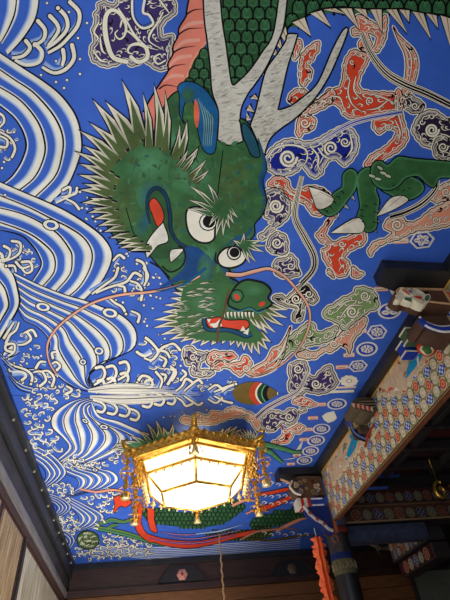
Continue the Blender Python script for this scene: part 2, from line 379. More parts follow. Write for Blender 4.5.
FO = [[(38,21),(45,30),(43,40),(33,46)], [(50,16),(57,24),(58,32),(48,46)], [(58,8),(66,17),(67,29),(57,41),(47,48)],
 [(70,2),(79,12),(78,25),(69,37),(60,46),(48,53)], [(26,41),(30,48),(23,56),(12,58)], [(35,44),(42,52),(39,62),(26,65),(15,60)],
 [(72,45),(74,58),(66,69),(54,73),(42,67)], [(63,50),(64,58),(62,66)]]
for q in FO: f.hook(q, 17, 4.6, 3.6)
FO = [[(118,268),(115,277),(106,284),(92,294)], [(124,258),(119,255),(113,261)], [(137,260),(143,263),(146,271),(146,282)],
 [(141,276),(134,273),(126,282),(110,287),(96,293)], [(125,292),(124,287),(118,286)], [(141,300),(142,292),(138,284),(130,281)],
 [(138,322),(139,315),(131,311)], [(126,314),(122,307),(115,303),(108,297)], [(144,268),(148,276),(144,286)],
 [(146,338),(152,343),(158,352),(152,360),(144,358)], [(137,352),(144,356),(152,353)], [(170,345),(162,348),(156,356),(150,362)],
 [(164,366),(166,360),(160,356)], [(172,380),(176,372),(170,366)]]
for q in FO: f.hook(q, 17, 3.2, 2.4, 1.1)
for (x, y, s) in ((96,368,1),(107,367,1.05),(120,363,1),(121,374,.8),(108,379,.8),(98,381,.7)):
    f.hook([(x,y),(x+6*s,y-1),(x+9*s,y+5*s),(x+6*s,y+12*s),(x-2,y+17*s)], 17, 3.4, 2.6, 1.1)
for q in ([(137,383),(142,376),(150,378),(152,386),(140,390)], [(160,386),(166,376),(160,374)], [(168,384),(174,372),(170,369)], [(150,380),(146,381),(145,384)],
          [(158,350),(166,352),(170,358)], [(181,380),(186,374),(182,370)]):
    f.hook(q, 17, 3.2, 3.0, 1.1)
# inner bays of the arcs
for q in ([(-3,112),(3,116),(4,122),(0,127)], [(12,157),(15,148),(10,138),(0,132)], [(-3,146),(6,147),(7,140),(0,136)],
          [(12,241),(20,243),(20,252),(13,258),(2,262)], [(4,246),(10,250),(8,258),(0,260)], [(22,262),(30,262),(32,270),(26,273),(20,266)], [(16,262),(22,268),(30,266)], [(6,266),(14,266),(16,272)],
          [(0,253),(3,257),(0,262)], [(63,190),(70,187),(69,195),(62,197)], [(77,188),(76,193),(70,196),(56,203)], [(79,209),(74,203),(66,199)],
          [(6,343),(10,335),(16,330),(19,322)], [(4,338),(9,330),(14,322)], [(27,332),(31,339),(25,344),(18,345)], [(36,336),(32,330),(24,333)], [(12,352),(6,350),(6,345),(14,344),(14,352),(8,356)],
          [(53,358),(52,353),(56,352)], [(36,368),(40,362),(46,362)], [(57,370),(60,366),(56,362),(52,364)], [(31,384),(32,376),(26,370),(14,366)], [(40,386),(46,380),(42,372),(34,372)], [(52,386),(54,378),(48,371),(40,372)],
          [(22,380),(26,376),(22,372),(12,372)], [(66,394),(72,390),(66,386)]):
    f.hook(q, 17, 3.1, 2.2, 1.0)
for A, B, n in (([(0,352),(10,362),(24,368),(40,369),(50,374)], [(2,360),(12,370),(24,374),(38,376),(44,384)], 2), ([(4,364),(12,376),(22,384),(34,388)], [(8,376),(14,384),(20,390),(30,393)], 2),
                ([(12,345),(8,348),(4,352),(2,356)], [(20,352),(14,356),(8,358),(4,360)], 1)):
    f.stream(A, B, n, 16, w=1)
field(f, [(4,356),(30,368),(48,362),(56,376),(80,388),(80,392),(24,392),(14,376)], 20, 15.5, 4.6, 31)
field(f, [(20,330),(42,340),(40,362),(24,364),(12,352)], 7, 15.5, 4, 32)
field(f, [(100,384),(150,388),(180,384),(172,366),(150,364),(138,372),(120,380)], 12, 15.5, 4.6, 33)
field(f, [(140,340),(160,346),(176,352),(182,372),(160,368),(140,356)], 10, 15.5, 4.4, 34)
field(f, [(112,262),(150,268),(150,296),(134,304),(112,296)], 10, 15.5, 4.4, 35)
field(f, [(186,378),(240,382),(236,390),(190,390)], 8, 15.5, 4, 36)
field(f, [(-3,108),(8,116),(16,134),(16,156),(4,166),(-3,168)], 8, 15.5, 5, 37)
field(f, [(0,240),(22,240),(36,256),(34,272),(18,268),(4,256)], 10, 15.5, 4.4, 38)
# horizontal rapids along the seam
for k in range(9):
    y = 382 + k * 1.25; x1 = 150 + 6 * k
    f.lay(19); f.ribbon(sm([(88, 391.5 - (8 - k) * .2), (110, y + 3 - k*.2), (140, y + 2 ), (x1, y + 1)]), [1.2, 1.6, .4], [WHITE if k % 2 else LGREY])
f.lay(20); f.ribbon(sm([(88,391),(120,388),(160,389),(205,391)]), [.5,.8,.5], [INK]); f.ribbon(sm([(92,388),(120,382),(150,386)]), [.4,.8,.4], [INK])
for q in ([(192,382),(186,379),(182,386),(176,391)], [(202,383),(198,380),(190,386),(184,391)], [(222,389),(216,385),(208,390)], [(230,386),(224,388),(214,392)], [(236,384),(228,387),(222,392)], [(180,350),(174,344),(168,345)], [(156,372),(162,380),(160,388)]):
    f.hook(q, 21, 3.0, 2.2, 1.0)
def drops(P, polys, n, h, r=(.6, 1.3), avoid=()):
    k = 0; tries = 0
    xs = [p[0] for q in polys for p in q]; ys = [p[1] for q in polys for p in q]
    while k < n and tries < 20000:
        tries += 1; x = random.uniform(min(xs), max(xs)); y = random.uniform(min(ys), max(ys))
        if any(inside(x, y, q) for q in polys) and not any(inside(x, y, q) for q in avoid):
            rr = random.uniform(*r); P.lay(h); P.dot(x, y, rr + .5, INK, seg=8); P.lay(h + 1); P.dot(x, y, rr, WHITE, seg=8); k += 1
for x, y in ((47,3),(69,12),(87,23),(78,38),(80,59),(67,80),(64,88),(41,75),(56,82),(56,61),(80,74),(14,132),(4,162),(82,208),(80,192),(2,168),(5,195)):
    f.lay(17); f.dot(x, y, 1.9, INK, seg=10); f.lay(18); f.dot(x, y, 1.3, WHITE, seg=10)
drops(f, [[(112,240),(150,262),(168,288),(150,325),(165,365),(140,350),(138,320),(112,300),(125,270)], [(150,330),(200,350),(178,385),(160,370)]], 60, 14)
drops(f, [[(10,345),(40,340),(44,356),(30,368),(14,362)], [(14,244),(36,258),(38,270),(22,278),(10,262)], [(180,380),(240,375),(235,392),(190,385)], [(84,190),(96,215),(104,238),(86,222)]], 34, 14)
f.build('painted_foam', M['paint'], up)

# --- clouds and flames: each one a painted part
def part(P, name, parent=up, **kw): return P.build(name, M['dragon' if name in ('painted_dragon_head', 'painted_mane', 'painted_scales', 'painted_claw') else 'paint'], parent, **kw)
CI = [0]
def cl(pts, col, sw=(), h=24, name='painted_cloud', parent=up, mp=MP, extra=None, **kw):
    CI[0] += 1; h = h + (CI[0] % 9) * .11
    P = Paint(mp); P.cloud(pts, col, h, swirls=sw, **kw)
    if extra: extra(P, h + 5)
    part(P, name, parent)
# purple cloud, top left
def ex(P, h):
    P.lay(h); P.fill([(133,-2),(134,16),(142,26),(151,23),(149,16),(144,12),(146,-2)], BLUE); P.ribbon(sm([(132,-2),(133,17),(142,28),(153,24),(149,15),(143,12),(145,-2)]), 2.4, [CREAM])
    P.lay(h + 1); P.ribbon(sm([(130.5,-2),(131.5,17),(142,30),(155,25),(151,14),(146,11),(147,-2)]), 1, [INK]); P.ribbon(sm([(134,-2),(135,16),(142,25),(151,22)]), .7, [INK])
    P.lay(h + 2)
    loop = [(128,62),(114,58),(108,46),(105,30),(106,16),(112,10),(120,14),(126,26),(124,36),(119,39),(115,34),(118,30)]
    P.ribbon(sm(loop), [5.5, 6.5, 5, 3, 2], [INK]); P.lay(h + 3); P.ribbon(sm(loop), [4.2, 5, 3.6, 2, 1], [CREAM])
    l2 = [(130,56),(138,62),(147,58),(146,48),(138,44),(130,46),(128,52),(133,54)]
    P.lay(h + 2); P.ribbon(sm(l2), [5, 5.5, 4, 2], [INK]); P.lay(h + 3); P.ribbon(sm(l2), [3.8, 4.2, 2.8, 1], [CREAM])
    for q in ([(118,8),(126,20),(134,34),(146,46),(158,50)], [(163,12),(158,22),(150,34),(150,42),(164,50)], [(166,60),(158,64),(154,58),(160,54),(162,58)], [(99,22),(94,32),(98,38),(95,42)], [(93,50),(100,60),(108,62)], [(100,38),(102,50),(106,54)], [(158,-2),(164,6),(170,14)], [(122,20),(120,28)], [(126,30),(134,36),(140,44)]):
        P.curls(q, h + 2, 2.2)
cl([(97,9),(98,3),(105,1),(113,4),(120,-3),(150,-6),(172,-4),(176,12),(167,20),(162,27),(163,36),(172,34),(174,40),(172,50),(172,62),(167,69),(158,70),(150,65),(144,62),(132,66),(124,62),(116,65),(106,67),(98,64),(92,60),(90,49),(94,40),(92,30),(95,22),(94,14)], PURPLE, h=24, extra=ex, rimw=3.4)
# red flames
cl([(300,58),(305,50),(312,44),(319,41),(319,50),(315,56),(312,62),(308,64),(312,70),(311,78),(305,86),(301,86),(299,76)], RED, [(309,62,3,0,1)])
cl([(296,40),(302,42),(301,50),(296,60),(293,56)], RED)
cl([(355,17),(362,15),(370,20),(378,24),(383,16),(387,16),(387,28),(385,40),(378,52),(372,50),(376,42),(375,36),(368,34),(372,44),(366,52),(358,46),(362,36),(354,36),(351,30),(356,26)], ORANGE)
cl([(352,50),(362,52),(370,56),(366,66),(360,78),(360,88),(372,92),(385,92),(396,94),(400,104),(398,112),(385,114),(370,116),(358,119),(345,116),(338,106),(328,104),(318,108),(310,108),(310,102),(320,98),(330,90),(340,86),(343,74),(344,62)], RED, [(370,101,4,2,1.5),(352,62,2.5,1,1)],
   extra=lambda P, h: [P.curls(q, h, 1.6) for q in ([(350,80),(348,92),(352,104),(362,112)], [(356,76),(354,90),(362,100)], [(388,100),(378,108),(366,110)], [(330,96),(340,98),(344,110)], [(372,94),(384,98),(396,104)])])
cl([(288,98),(294,90),(304,89),(309,95),(303,100),(296,104),(290,103)], RED)
cl([(300,116),(312,104),(322,96),(330,88),(337,96),(328,106),(318,111),(308,116)], ORANGE)
cl([(298,118),(304,114),(312,116),(316,122),(312,130),(304,133),(299,138),(296,132),(297,124)], ORANGE, [(305,123,5,0,1.5)])
cl([(398,88),(404,100),(402,112),(405,125),(408,138),(400,150),(390,156),(380,162),(370,166),(364,166),(370,156),(380,150),(386,146),(392,140),(396,132),(388,128),(380,134),(373,128),(374,120),(385,117),(394,112),(394,100)], RED, [(388,127,4,0,1.4)],
   extra=lambda P, h: [P.curls(q, h, 1.5) for q in ([(398,96),(398,112),(402,128),(402,140)], [(395,120),(400,132),(398,144)], [(384,152),(376,158),(370,163)])])
cl([(393,26),(398,34),(406,42),(414,50),(418,62),(416,78),(408,96),(402,92),(405,78),(406,64),(404,52),(398,40)], ORANGE, h=24, sharp=True, rimw=2, extra=lambda P, h: P.curls([(400,40),(410,54),(411,70),(407,88)], h, 1.4))
cl([(267,186),(272,178),(280,176),(288,180),(292,190),(300,189),(310,186),(322,188),(330,196),(326,210),(320,216),(312,214),(306,206),(300,202),(290,200),(282,192),(276,188)], RED, [(276,183,3,0,1)],
   extra=lambda P, h: [P.curls(q, h, 1.4) for q in ([(284,184),(290,194),(302,196),(314,204)], [(288,190),(298,199),(306,200)])])
cl([(338,213),(331,223),(326,234),(334,242),(340,239),(350,236),(360,230),(366,234),(364,244),(352,250),(345,257),(350,263),(349,271),(344,277),(336,276),(330,268),(324,260),(322,250),(328,246),(321,242),(316,235),(322,228),(332,214)], RED, [(342,244,3.5,0,1.4),(322,235,3,1,1)])
cl([(352,266),(358,270),(364,274),(358,278),(352,276)], RED, h=28)
cl([(328,268),(333,273),(334,278),(328,274)], RED, h=28)
cl([(385,222),(392,217),(401,216),(408,222),(418,220),(430,210),(440,205),(454,200),(454,222),(440,228),(428,230),(418,231),(408,235),(398,240),(386,243),(376,249),(371,256),(368,251),(374,242),(386,238),(392,232),(385,229)], SALMON, [(397,225,6,0,1.7),(436,220,4,0,1.4)])
cl([(430,197),(436,188),(444,184),(456,180),(456,198),(444,201),(436,203)], SALMON, [(446,192,4.5,0,1.5)])
# blue cloud under the antlers
cl([(264,160),(270,150),(282,141),(294,139),(306,142),(318,139),(334,130),(346,126),(356,134),(358,148),(352,160),(344,166),(337,160),(330,160),(324,168),(322,174),(314,178),(307,172),(302,166),(296,172),(284,176),(274,174),(267,168)], NAVY,
   [(288,158,9,0,2),(331,148,7,2,1.8),(345,142,5,0,1.6)], rimw=5, extra=lambda P, h: [P.curls(q, h, 2) for q in ([(268,158),(276,148),(292,145),(306,150),(306,162),(296,170)], [(310,146),(318,156),(318,166),(322,172)], [(318,148),(324,156),(334,160)], [(350,134),(352,148),(346,158)])])
# purple clouds on the right
cl([(402,100),(408,94),(416,98),(424,104),(422,112),(412,113),(405,108)], DPURP, [(415,106,4,0,1.5)])
cl([(414,124),(420,114),(430,110),(438,112),(446,118),(458,122),(458,150),(440,152),(432,148),(424,146),(416,138),(412,130)], DPURP, [(432,130,7,0,2.2),(422,122,3,0,1)], rimw=4)
cl([(434,142),(442,136),(450,138),(458,140),(458,158),(442,160),(434,154)], DPURP, [(443,147,5,0,1.6)], h=30)
cl([(264,194),(272,188),(282,190),(290,202),(290,214),(284,222),(276,228),(268,237),(262,240),(258,236),(266,230),(271,222),(264,216),(266,206)], PURPLE, [(276,206,7,0,2.2),(270,222,3,0,1.2)], rimw=3.4)
cl([(268,240),(276,232),(286,236),(288,246),(286,254),(276,254),(268,250)], PURPLE, [(277,243,5.5,0,1.8)], h=30)
cl([(274,262),(280,258),(286,258),(290,254),(297,260),(298,268),(301,274),(294,277),(286,278),(278,276),(274,270)], PURPLE, [(291,266,4,0,1.4)], h=28)
cl([(272,298),(280,294),(286,297),(292,292),(298,286),(306,283),(314,291),(318,298),(314,304),(306,302),(304,310),(303,318),(298,322),(292,319),(294,312),(296,308),(288,307),(280,304)], INK, [(296,299,5,0,1.7),(309,294,4,0,1.4),(287,301,3,0,1.3)], rimw=2.2)
# green and salmon clouds
cl([(323,316),(326,308),(334,304),(342,298),(352,294),(356,288),(364,287),(374,291),(378,300),(378,308),(370,311),(362,317),(354,323),(344,331),(338,324),(330,320)], GLEAF, [(365,296,5,0,1.8),(330,312,3,0,1.2),(352,312,6,0,1.8)],
   extra=lambda P, h: [P.curls(q, h, 1.5) for q in ([(336,312),(346,302),(358,300)], [(340,318),(350,306),(364,306)])])
cl([(286,341),(292,334),(300,328),(308,322),(314,324),(318,332),(326,330),(338,326),(334,338),(320,344),(308,346),(300,352),(291,352),(284,359),(278,358),(288,348)], GLEAF, [(309,333,4,0,1.5),(326,336,3,0,1.3),(297,342,3,0,1.2)])
cl([(296,355),(304,350),(314,352),(322,348),(330,344),(338,336),(348,326),(356,320),(364,316),(367,322),(361,332),(354,340),(350,354),(346,348),(340,346),(332,352),(324,352),(316,358),(306,359)], SALMON, [(334,344,4.5,0,1.6),(308,355,3,0,1.3),(348,332,3,1,1.2)])
cl([(288,368),(294,362),(304,361),(308,367),(309,374),(314,377),(321,370),(330,365),(334,373),(338,383),(330,391),(318,394),(306,392),(300,396),(292,394),(288,386),(290,378)], PURPLE, [(298,369,4.5,0,1.6),(316,384,5,0,1.7),(328,373,3,0,1.3),(297,385,3,0,1.4)])
cl([(272,349),(280,345),(286,336),(291,326),(287,342),(284,356),(276,368),(262,375),(252,376),(246,372),(256,366),(266,360)], ORANGE, sharp=True, rimw=2.2, extra=lambda P, h: [P.curls(q, h, 1.2) for q in ([(286,340),(278,356),(264,368)], [(288,334),(282,352),(270,366)])])
cl([(206,358),(212,351),(222,352),(232,352),(237,357),(230,361),(222,360),(216,364),(210,366)], RED, [(214,357,2.5,0,1)])
cl([(210,368),(217,361),(230,363),(240,361),(244,355),(250,359),(252,364),(248,370),(240,376),(234,372),(226,367),(218,370)], RED, [(246,368,4,0,1.4)])
PWH = [(183,351),(190,346),(196,350),(202,352),(208,352),(206,358),(201,363),(200,369),(211,370),(214,374),(206,377),(194,376),(190,371),(192,366),(186,364)]
cl(PWH, PURPLE, [(193,357,3.5,0,1.5),(204,373,3,0,1.3)], rimw=3.2)
# --- streamers
P = Paint(MP)
def strands(P, pts, h, w, n=3, base=INK, light=CREAM):
    q = sm(pts); P.lay(h); P.ribbon(q, [w * .5 + 1.3, w + 1.5, w * .8 + 1.4], [light]); P.lay(h + 1); P.ribbon(q, [w * .5, w, w * .8], [base])
    P.lay(h + 2)
    for k in range(n):
        o = (k + .5) / n - .5; N = len(q); r = []
        for i, p in enumerate(q):
            t = (q[min(N-1, i+1)] - q[max(0, i-1)]).normalized(); ww = w * (.5 + .5 * min(1, i / N * 2)); r.append(p + Vector((-t.y, t.x)) * o * ww)
        P.ribbon(r, [.5, w / n * .34, .4], [light])
strands(P, [(362,33),(370,52),(385,72),(404,84),(428,94),(456,108)], 34, 8, 3)
part(P, 'painted_streamer'); P = Paint(MP)
strands(P, [(318,143),(332,134),(350,124),(370,118),(402,112)], 38, 4.5, 2, base=DEEP)
part(P, 'painted_streamer'); P = Paint(MP)
strands(P, [(302,176),(297,198),(295,218),(305,238),(314,256),(313,270),(301,284)], 34, 6.5, 3)
part(P, 'painted_streamer'); P = Paint(MP)
strands(P, [(433,170),(437,186),(424,202),(406,212),(390,217)], 34, 6, 2)
part(P, 'painted_streamer'); P = Paint(MP)
strands(P, [(308,372),(298,391),(280,401),(266,409),(256,418)], 34, 4.5, 2, base=PURPLE); part(P, 'painted_streamer')

# --- the dragon's neck, horns, head
P = Paint(MP)
pk = [(195,-34,1),(187,9),(186,16),(179,28),(178,36),(173,46),(173,54),(168,63),(168,71),(161,82),(152,96),(143,112),(150,130),(165,120),(172,98),(182,86),(188,74),(193,60),(206,42,1),(202,-34,1)]
P.lay(40); P.fill(pk, PINK); P.lay(41); P.ribbon(sm(pk[:12]), 1.8, [INK])
P.ribbon(sm([(206,42),(193,60),(188,74),(182,86),(172,98)]), 2.2, [SALMON])
for q in ([(187,14),(194,10),(203,9)], [(178,35),(188,29),(203,28)], [(173,53),(182,48),(196,46)], [(168,71),(174,66),(186,64)], [(159,89),(166,85),(178,87)]): P.ribbon(sm(q), [1.8, 1.3, .4], [INK])
for q in ([(181,30),(190,24),(204,22)], [(174,50),(184,42),(200,40)], [(169,67),(178,58),(192,56)], [(163,82),(172,76),(184,76)]): P.lay(42); P.ribbon(sm(q), [1, 4, 3], [mix(PINK, CREAM, .25)])
part(P, 'painted_belly')
def scales(P, poly, h, s=11, base=None, ox=0, oy=0, mp=None):
    base = base or GREEN; P.lay(h); P.fill(poly, mix(base, DGREEN, .6))
    xs = [p[0] for p in poly]; ys = [p[1] for p in poly]; j = 0; y = min(ys) - s + oy
    rows = []
    while y < max(ys) + s:
        x = min(xs) - s + ox + (s / 2 if j % 2 else 0)
        while x < max(xs) + s:
            if inside(x, y, poly) or inside(x, y + s*.4, poly): rows.append((x, y))
            x += s
        y += s * .98; j += 1
    for (x, y) in reversed(rows):
        c = random.uniform(0, .35)
        U = [(x - s*.46, y + s*.62), (x - s*.48, y), (x - s*.30, y - s*.42), (x, y - s*.52), (x + s*.30, y - s*.42), (x + s*.48, y), (x + s*.46, y + s*.62)]
        P.lay(h + 1); P.ribbon([Vector((x, y - s*.46)), Vector((x, y - s*.3)), Vector((x, y + s*.45))], [s*.5, s*.84, s*.84], [mix(base, DGREEN, .35), mix(base, LGREEN, .15 + c), mix(base, DGREEN, .35)])
        P.lay(h + 2); P.ribbon(sm(U, False, 3), s * .10 + .35, [INK])
        for a in (-.26, -.1, .08, .25): P.ribbon([Vector((x + a*s, y - s*.3)), Vector((x + a*s*.4, y + s*.3))], s * .045, [mix(DGREEN, INK, .3)])
P = Paint(MP)
scales(P, [(217,-34),(284,-34),(276,30),(264,52),(249,72),(235,85),(230,80),(225,44),(221,18)], 40, 12)
scales(P, [(205,42),(212,92),(212,110),(196,98),(184,88),(188,74),(193,60)], 40, 10, oy=2)
scales(P, [(286,-34),(500,-34),(500,34),(454,18),(441,14),(416,11),(405,8),(392,8),(370,9),(352,7),(340,7),(318,10),(305,16),(292,24),(285,30)], 40, 14)
P.lay(43); P.ribbon(sm([(285,31),(292,24),(305,17),(318,10),(340,7),(352,8),(370,9),(392,9),(405,9),(416,12),(441,15),(454,19)]), 2.2, [INK])
part(P, 'painted_scales')
P = Paint(MP)   # fins along the back
FT = [((292,22),(305,17),(311,36)), ((310,13),(322,10),(331,27)), ((323,9),(336,8),(345,14)), ((340,8),(352,8),(359,29)), ((354,8),(366,9),(368,18)), ((370,9),(382,9),(382,32)), ((386,9),(397,9),(407,33)), ((399,9),(410,10),(409,22)),
      ((412,11),(424,13),(431,39)), ((426,13),(437,15),(438,28)), ((440,15),(454,19),(452,52)), ((281,36),(286,26),(290,50)), ((276,44),(280,36),(283,52)), ((265,68),(262,75),(272,72)), ((272,54),(276,46),(277,56)), ((250,98),(255,94),(259,100)), ((246,110),(250,104),(254,112)), ((246,120),(247,112),(251,120))]
for a, b, t in FT:
    P = Paint(MP)
    P.lay(44); P.fill([(a[0]-1.2, a[1]-1), (b[0]+1.2, b[1]-1), (t[0]+.6, t[1]+2.4)], INK, False); P.lay(45); P.fill([(a[0]+.5,a[1]+.5),(b[0]-.5,b[1]+.5),t], mix(CREAM, TAN, .35), False)
    P.lay(46); c = ((a[0]+b[0])/2, (a[1]+b[1])/2); P.ribbon([Vector(c), Vector(c).lerp(Vector(t), .8)], [1.2, .3], [mix(TAN, BROWN, .4)]); part(P, 'painted_fin')
def horn(pts, h, name='painted_antler'):
    P = Paint(MP); P.lay(h); q = P.fill(pts, LGREY); P.lay(h + 2); P.ribbon(q, 1.7, [INK], True)
    poly = [(p.x, p.y) for p in q]; xs = [p[0] for p in poly]; ys = [p[1] for p in poly]; P.lay(h + 1); k = 0
    for i in range(4200):
        x = random.uniform(min(xs), max(xs)); y = random.uniform(min(ys), max(ys)); L = random.uniform(3, 9); a = random.uniform(-.6, .1)
        e = (x + L * math.cos(a), y + L * math.sin(a))
        if inside(x, y, poly) and inside(e[0], e[1], poly):
            P.ribbon(sm([(x, y), ((x+e[0])/2, (y+e[1])/2 + .7), e]), [.2, random.uniform(.6, 2.2), .2], [mix(LGREY, random.choice([GREY, WHITE, INK, BROWN]), random.choice([.15, .3, .55]))])
            k += 1
        if k > 420: break
    part(P, name)
horn([(264,160,1),(256,144),(250,128),(255,112),(260,92),(266,70),(277,54),(285,42),(288,34),(298,34,1),(294,48),(288,66),(283,88),(278,110,1),(290,106),(304,96),(318,82),(332,50),(343,30),(348,31),(336,62),(325,84),(312,102),(296,118),(282,128),(271,138),(266,150)], 48)
horn([(202,-34,1),(204,16),(207,40),(210,66),(212,92),(218,110),(218,130),(216,150,1),(246,152,1),(241,128),(241,110),(248,94),(254,86),(266,68),(278,42),(285,20),(290,-34,1),(282,-34,1),(274,30),(262,52),(248,72),(234,85,1),(231,80),(226,44),(222,18),(218,-34,1)], 52)

P = Paint(MP)
def blotch(P, x, y, rx, ry, c, base, a=0): P.dot(x, y, rx, c, ry, base, a, 18)
# outline and flesh of the great head
head = [(184,92),(200,100),(212,116),(216,138),(228,146),(243,142),(247,136),(240,120),(248,124),(256,140),(262,152),(266,168),(262,182),(266,200),(262,214),(254,224),(254,234),(248,240),(238,242),(228,250),(218,254),(216,262),(226,264),(230,272),(230,278),(238,283),(238,292),(228,300),(205,300),(180,292),(166,274),(156,262),(146,252),(130,250),(116,238),(106,222),(102,204),(102,186),(108,172),(120,160),(128,150),(140,140),(152,136),(160,120),(166,104),(174,94)]
P.lay(56); P.ribbon(sm(head, True), 3.0, [INK], True); P.lay(57); hq = P.fill(head, GREEN)
P.lay(58)
blotch(P, 150, 165, 28, 26, mix(GREEN, LGREEN, .75), GREEN); blotch(P, 192, 172, 24, 26, mix(GREEN, LGREEN, .75), GREEN, .3)
blotch(P, 122, 205, 16, 30, mix(GREEN, OLIVE, .35), GREEN); blotch(P, 233, 180, 20, 34, mix(GREEN, OLIVE, .35), GREEN)
blotch(P, 172, 140, 24, 14, mix(GREEN, LGREEN, .6), GREEN); blotch(P, 178, 222, 8, 20, mix(GREEN, OLIVE, .2), GREEN); blotch(P, 210, 255, 10, 12, mix(GREEN, LGREEN, .6), GREEN)
blotch(P, 205, 288, 22, 10, mix(GREEN, LGREEN, .3), GREEN)
P.lay(59)
for pts, wd in (([(258,138),(262,152),(264,168),(260,182),(264,200),(260,214)], 6), ([(252,226),(246,236),(236,238),(226,246)], 6), ([(216,254),(214,262),(222,266),(228,276),(236,284)], 6), ([(246,126),(250,140),(256,150)], 8)):
    P.ribbon(sm(pts), [1, wd, 1], [mix(TEAL, NAVY, .3), mix(GREEN, TEAL, .5)])
P.lay(60)
for k in range(520):   # dabs of the brush
    x, y = random.uniform(104, 262), random.uniform(100, 290)
    if inside(x, y, [(p[0], p[1]) for p in head]):
        a = random.uniform(-.6, 2.0); L = random.uniform(4, 10); P.ribbon(sm([(x, y), (x + L * math.cos(a), y + L * math.sin(a))]), [.3, random.uniform(1.5, 5.5), .3], [mix(GREEN, random.choice([LGREEN, DGREEN, OLIVE, LGREEN, TEAL]), random.uniform(.08, .34))])
# blue ears beside the horns
ear = [(180,96),(178,88),(182,83),(190,82),(200,86),(210,96),(218,112),(217,130),(214,152),(204,150),(198,130),(196,108),(190,98),(184,104),(182,118),(185,124),(180,114)]
P.lay(61); P.ribbon(sm(ear, True), 2.2, [INK], True); P.lay(62); P.fill(ear, rgb(24, 96, 152)); P.lay(63)
for k in range(5): P.ribbon(sm([(198 + k*3, 98 + k*4), (204 + k*2.2, 120), (203 + k*2, 146)]), [.4, .9, .4], [mix(LGREEN, CREAM, .2)])
P.fill([(195,99),(199,108),(199,120),(197,128),(194,118)], ORANGE)
blotch(P, 188, 95, 7, 8, GREEN, mix(GREEN, TEAL, .6))
e2 = [(242,124),(248,126),(256,140),(260,156),(252,156),(247,146),(243,136)]; P.lay(62); P.fill(e2, mix(TEAL, GREEN, .3)); P.ribbon(sm(e2, True), 1.2, [INK], True)
# fissure in the boards
P.lay(64); P.ribbon(sm([(223,150),(221,166),(219,182),(217,200)]), [.8, 1.3, .7], [INK])
# jaw, tongue, fangs, blue chin
jaw = [(148,206),(150,194),(157,189),(165,196),(169,214),(170,232),(176,242),(185,248),(186,262),(176,272),(168,266),(160,262),(146,262),(144,246),(152,228),(150,216)]
P.lay(65); blotch(P, 153, 196, 17, 17, mix(TEAL, GREEN, .1), mix(GREEN, LGREEN, .2), .3); blotch(P, 145, 222, 8, 18, mix(TEAL, GREEN, .3), GREEN, .4); P.lay(66); P.fill([(p[0], p[1]) for p in jaw[:8]] + [(180,250),(168,258),(154,258),(150,250),(152,234)], mix(DGREEN, GREEN, .5))
P.ribbon(sm([(150,224),(147,208),(149,194),(157,188),(166,196),(170,214),(171,230),(178,242),(188,248)]), [2, 4.4, 4.4, 3.4], [INK, mix(TEAL, INK, .4), INK])
P.lay(67); P.fill([(149,204),(154,198),(161,206),(164,218),(158,227),(152,214)], RED); P.ribbon(sm([(149,204),(154,198),(161,206),(164,218),(158,227),(152,214)], True), 1, [INK], True)
fg = [(163,223,1),(168,240),(158,245),(152,252),(147,258,1),(146,246),(153,234)]; P.lay(68); P.ribbon(sm(fg, True), 2.4, [INK], True); P.lay(69); P.fill(fg, WHITE)
fg = [(172,250),(184,249,1),(178,256),(171,262,1),(170,256)]; P.lay(68); P.ribbon(sm(fg, True), 2.2, [INK], True); P.lay(69); P.fill(fg, WHITE)
nb = [(184,250),(192,246),(204,252),(208,266),(204,280),(194,286),(184,280),(172,284),(160,288),(170,280),(182,270),(186,260)]
P.lay(66); P.fill(nb, mix(TEAL, NAVY, .35)); P.lay(70); P.ribbon(sm([(162,266),(170,272),(180,268),(185,260),(184,250),(178,246)]), 1.6, [INK]); P.ribbon(sm([(150,262),(160,268),(170,278)]), 1.6, [INK])
blotch(P, 205, 268, 8, 14, mix(GREEN, LGREEN, .5), mix(TEAL, GREEN, .4))
P.lay(71); P.ribbon(sm([(216,252),(216,262),(226,264),(230,272),(230,277),(238,282),(239,287)]), [1.4, 2.4, 1.4], [INK])
P.ribbon(sm([(126,208),(130,222),(134,234),(141,244)]), 1, [INK])
part(P, 'painted_dragon_head')
# eyes
P = Paint(MP)
e = [(188,209),(186,220),(189,233),(197,241),(207,243),(214,239),(215,230),(216,222),(213,212),(200,207)]
P.lay(72); P.fill(e, mix(WHITE, CREAM, .5)); P.ribbon(sm(e, True), 2, [INK], True)
P.lay(73); P.dot(208, 222, 9.2, INK); P.lay(74); P.dot(208, 222, 8, WHITE); P.lay(75); P.dot(209, 221.5, 6.4, INK)
e = [(218,256),(226,248),(238,248),(246,256),(242,264),(230,268),(220,265)]
P.lay(72); P.fill(e, mix(WHITE, CREAM, .5)); P.ribbon(sm(e, True), 2, [INK], True)
P.lay(73); P.dot(234, 253, 7.4, INK); P.lay(74); P.dot(234, 253, 6, WHITE); P.lay(75); P.dot(234.5, 252.5, 5, INK)
part(P, 'painted_eye')
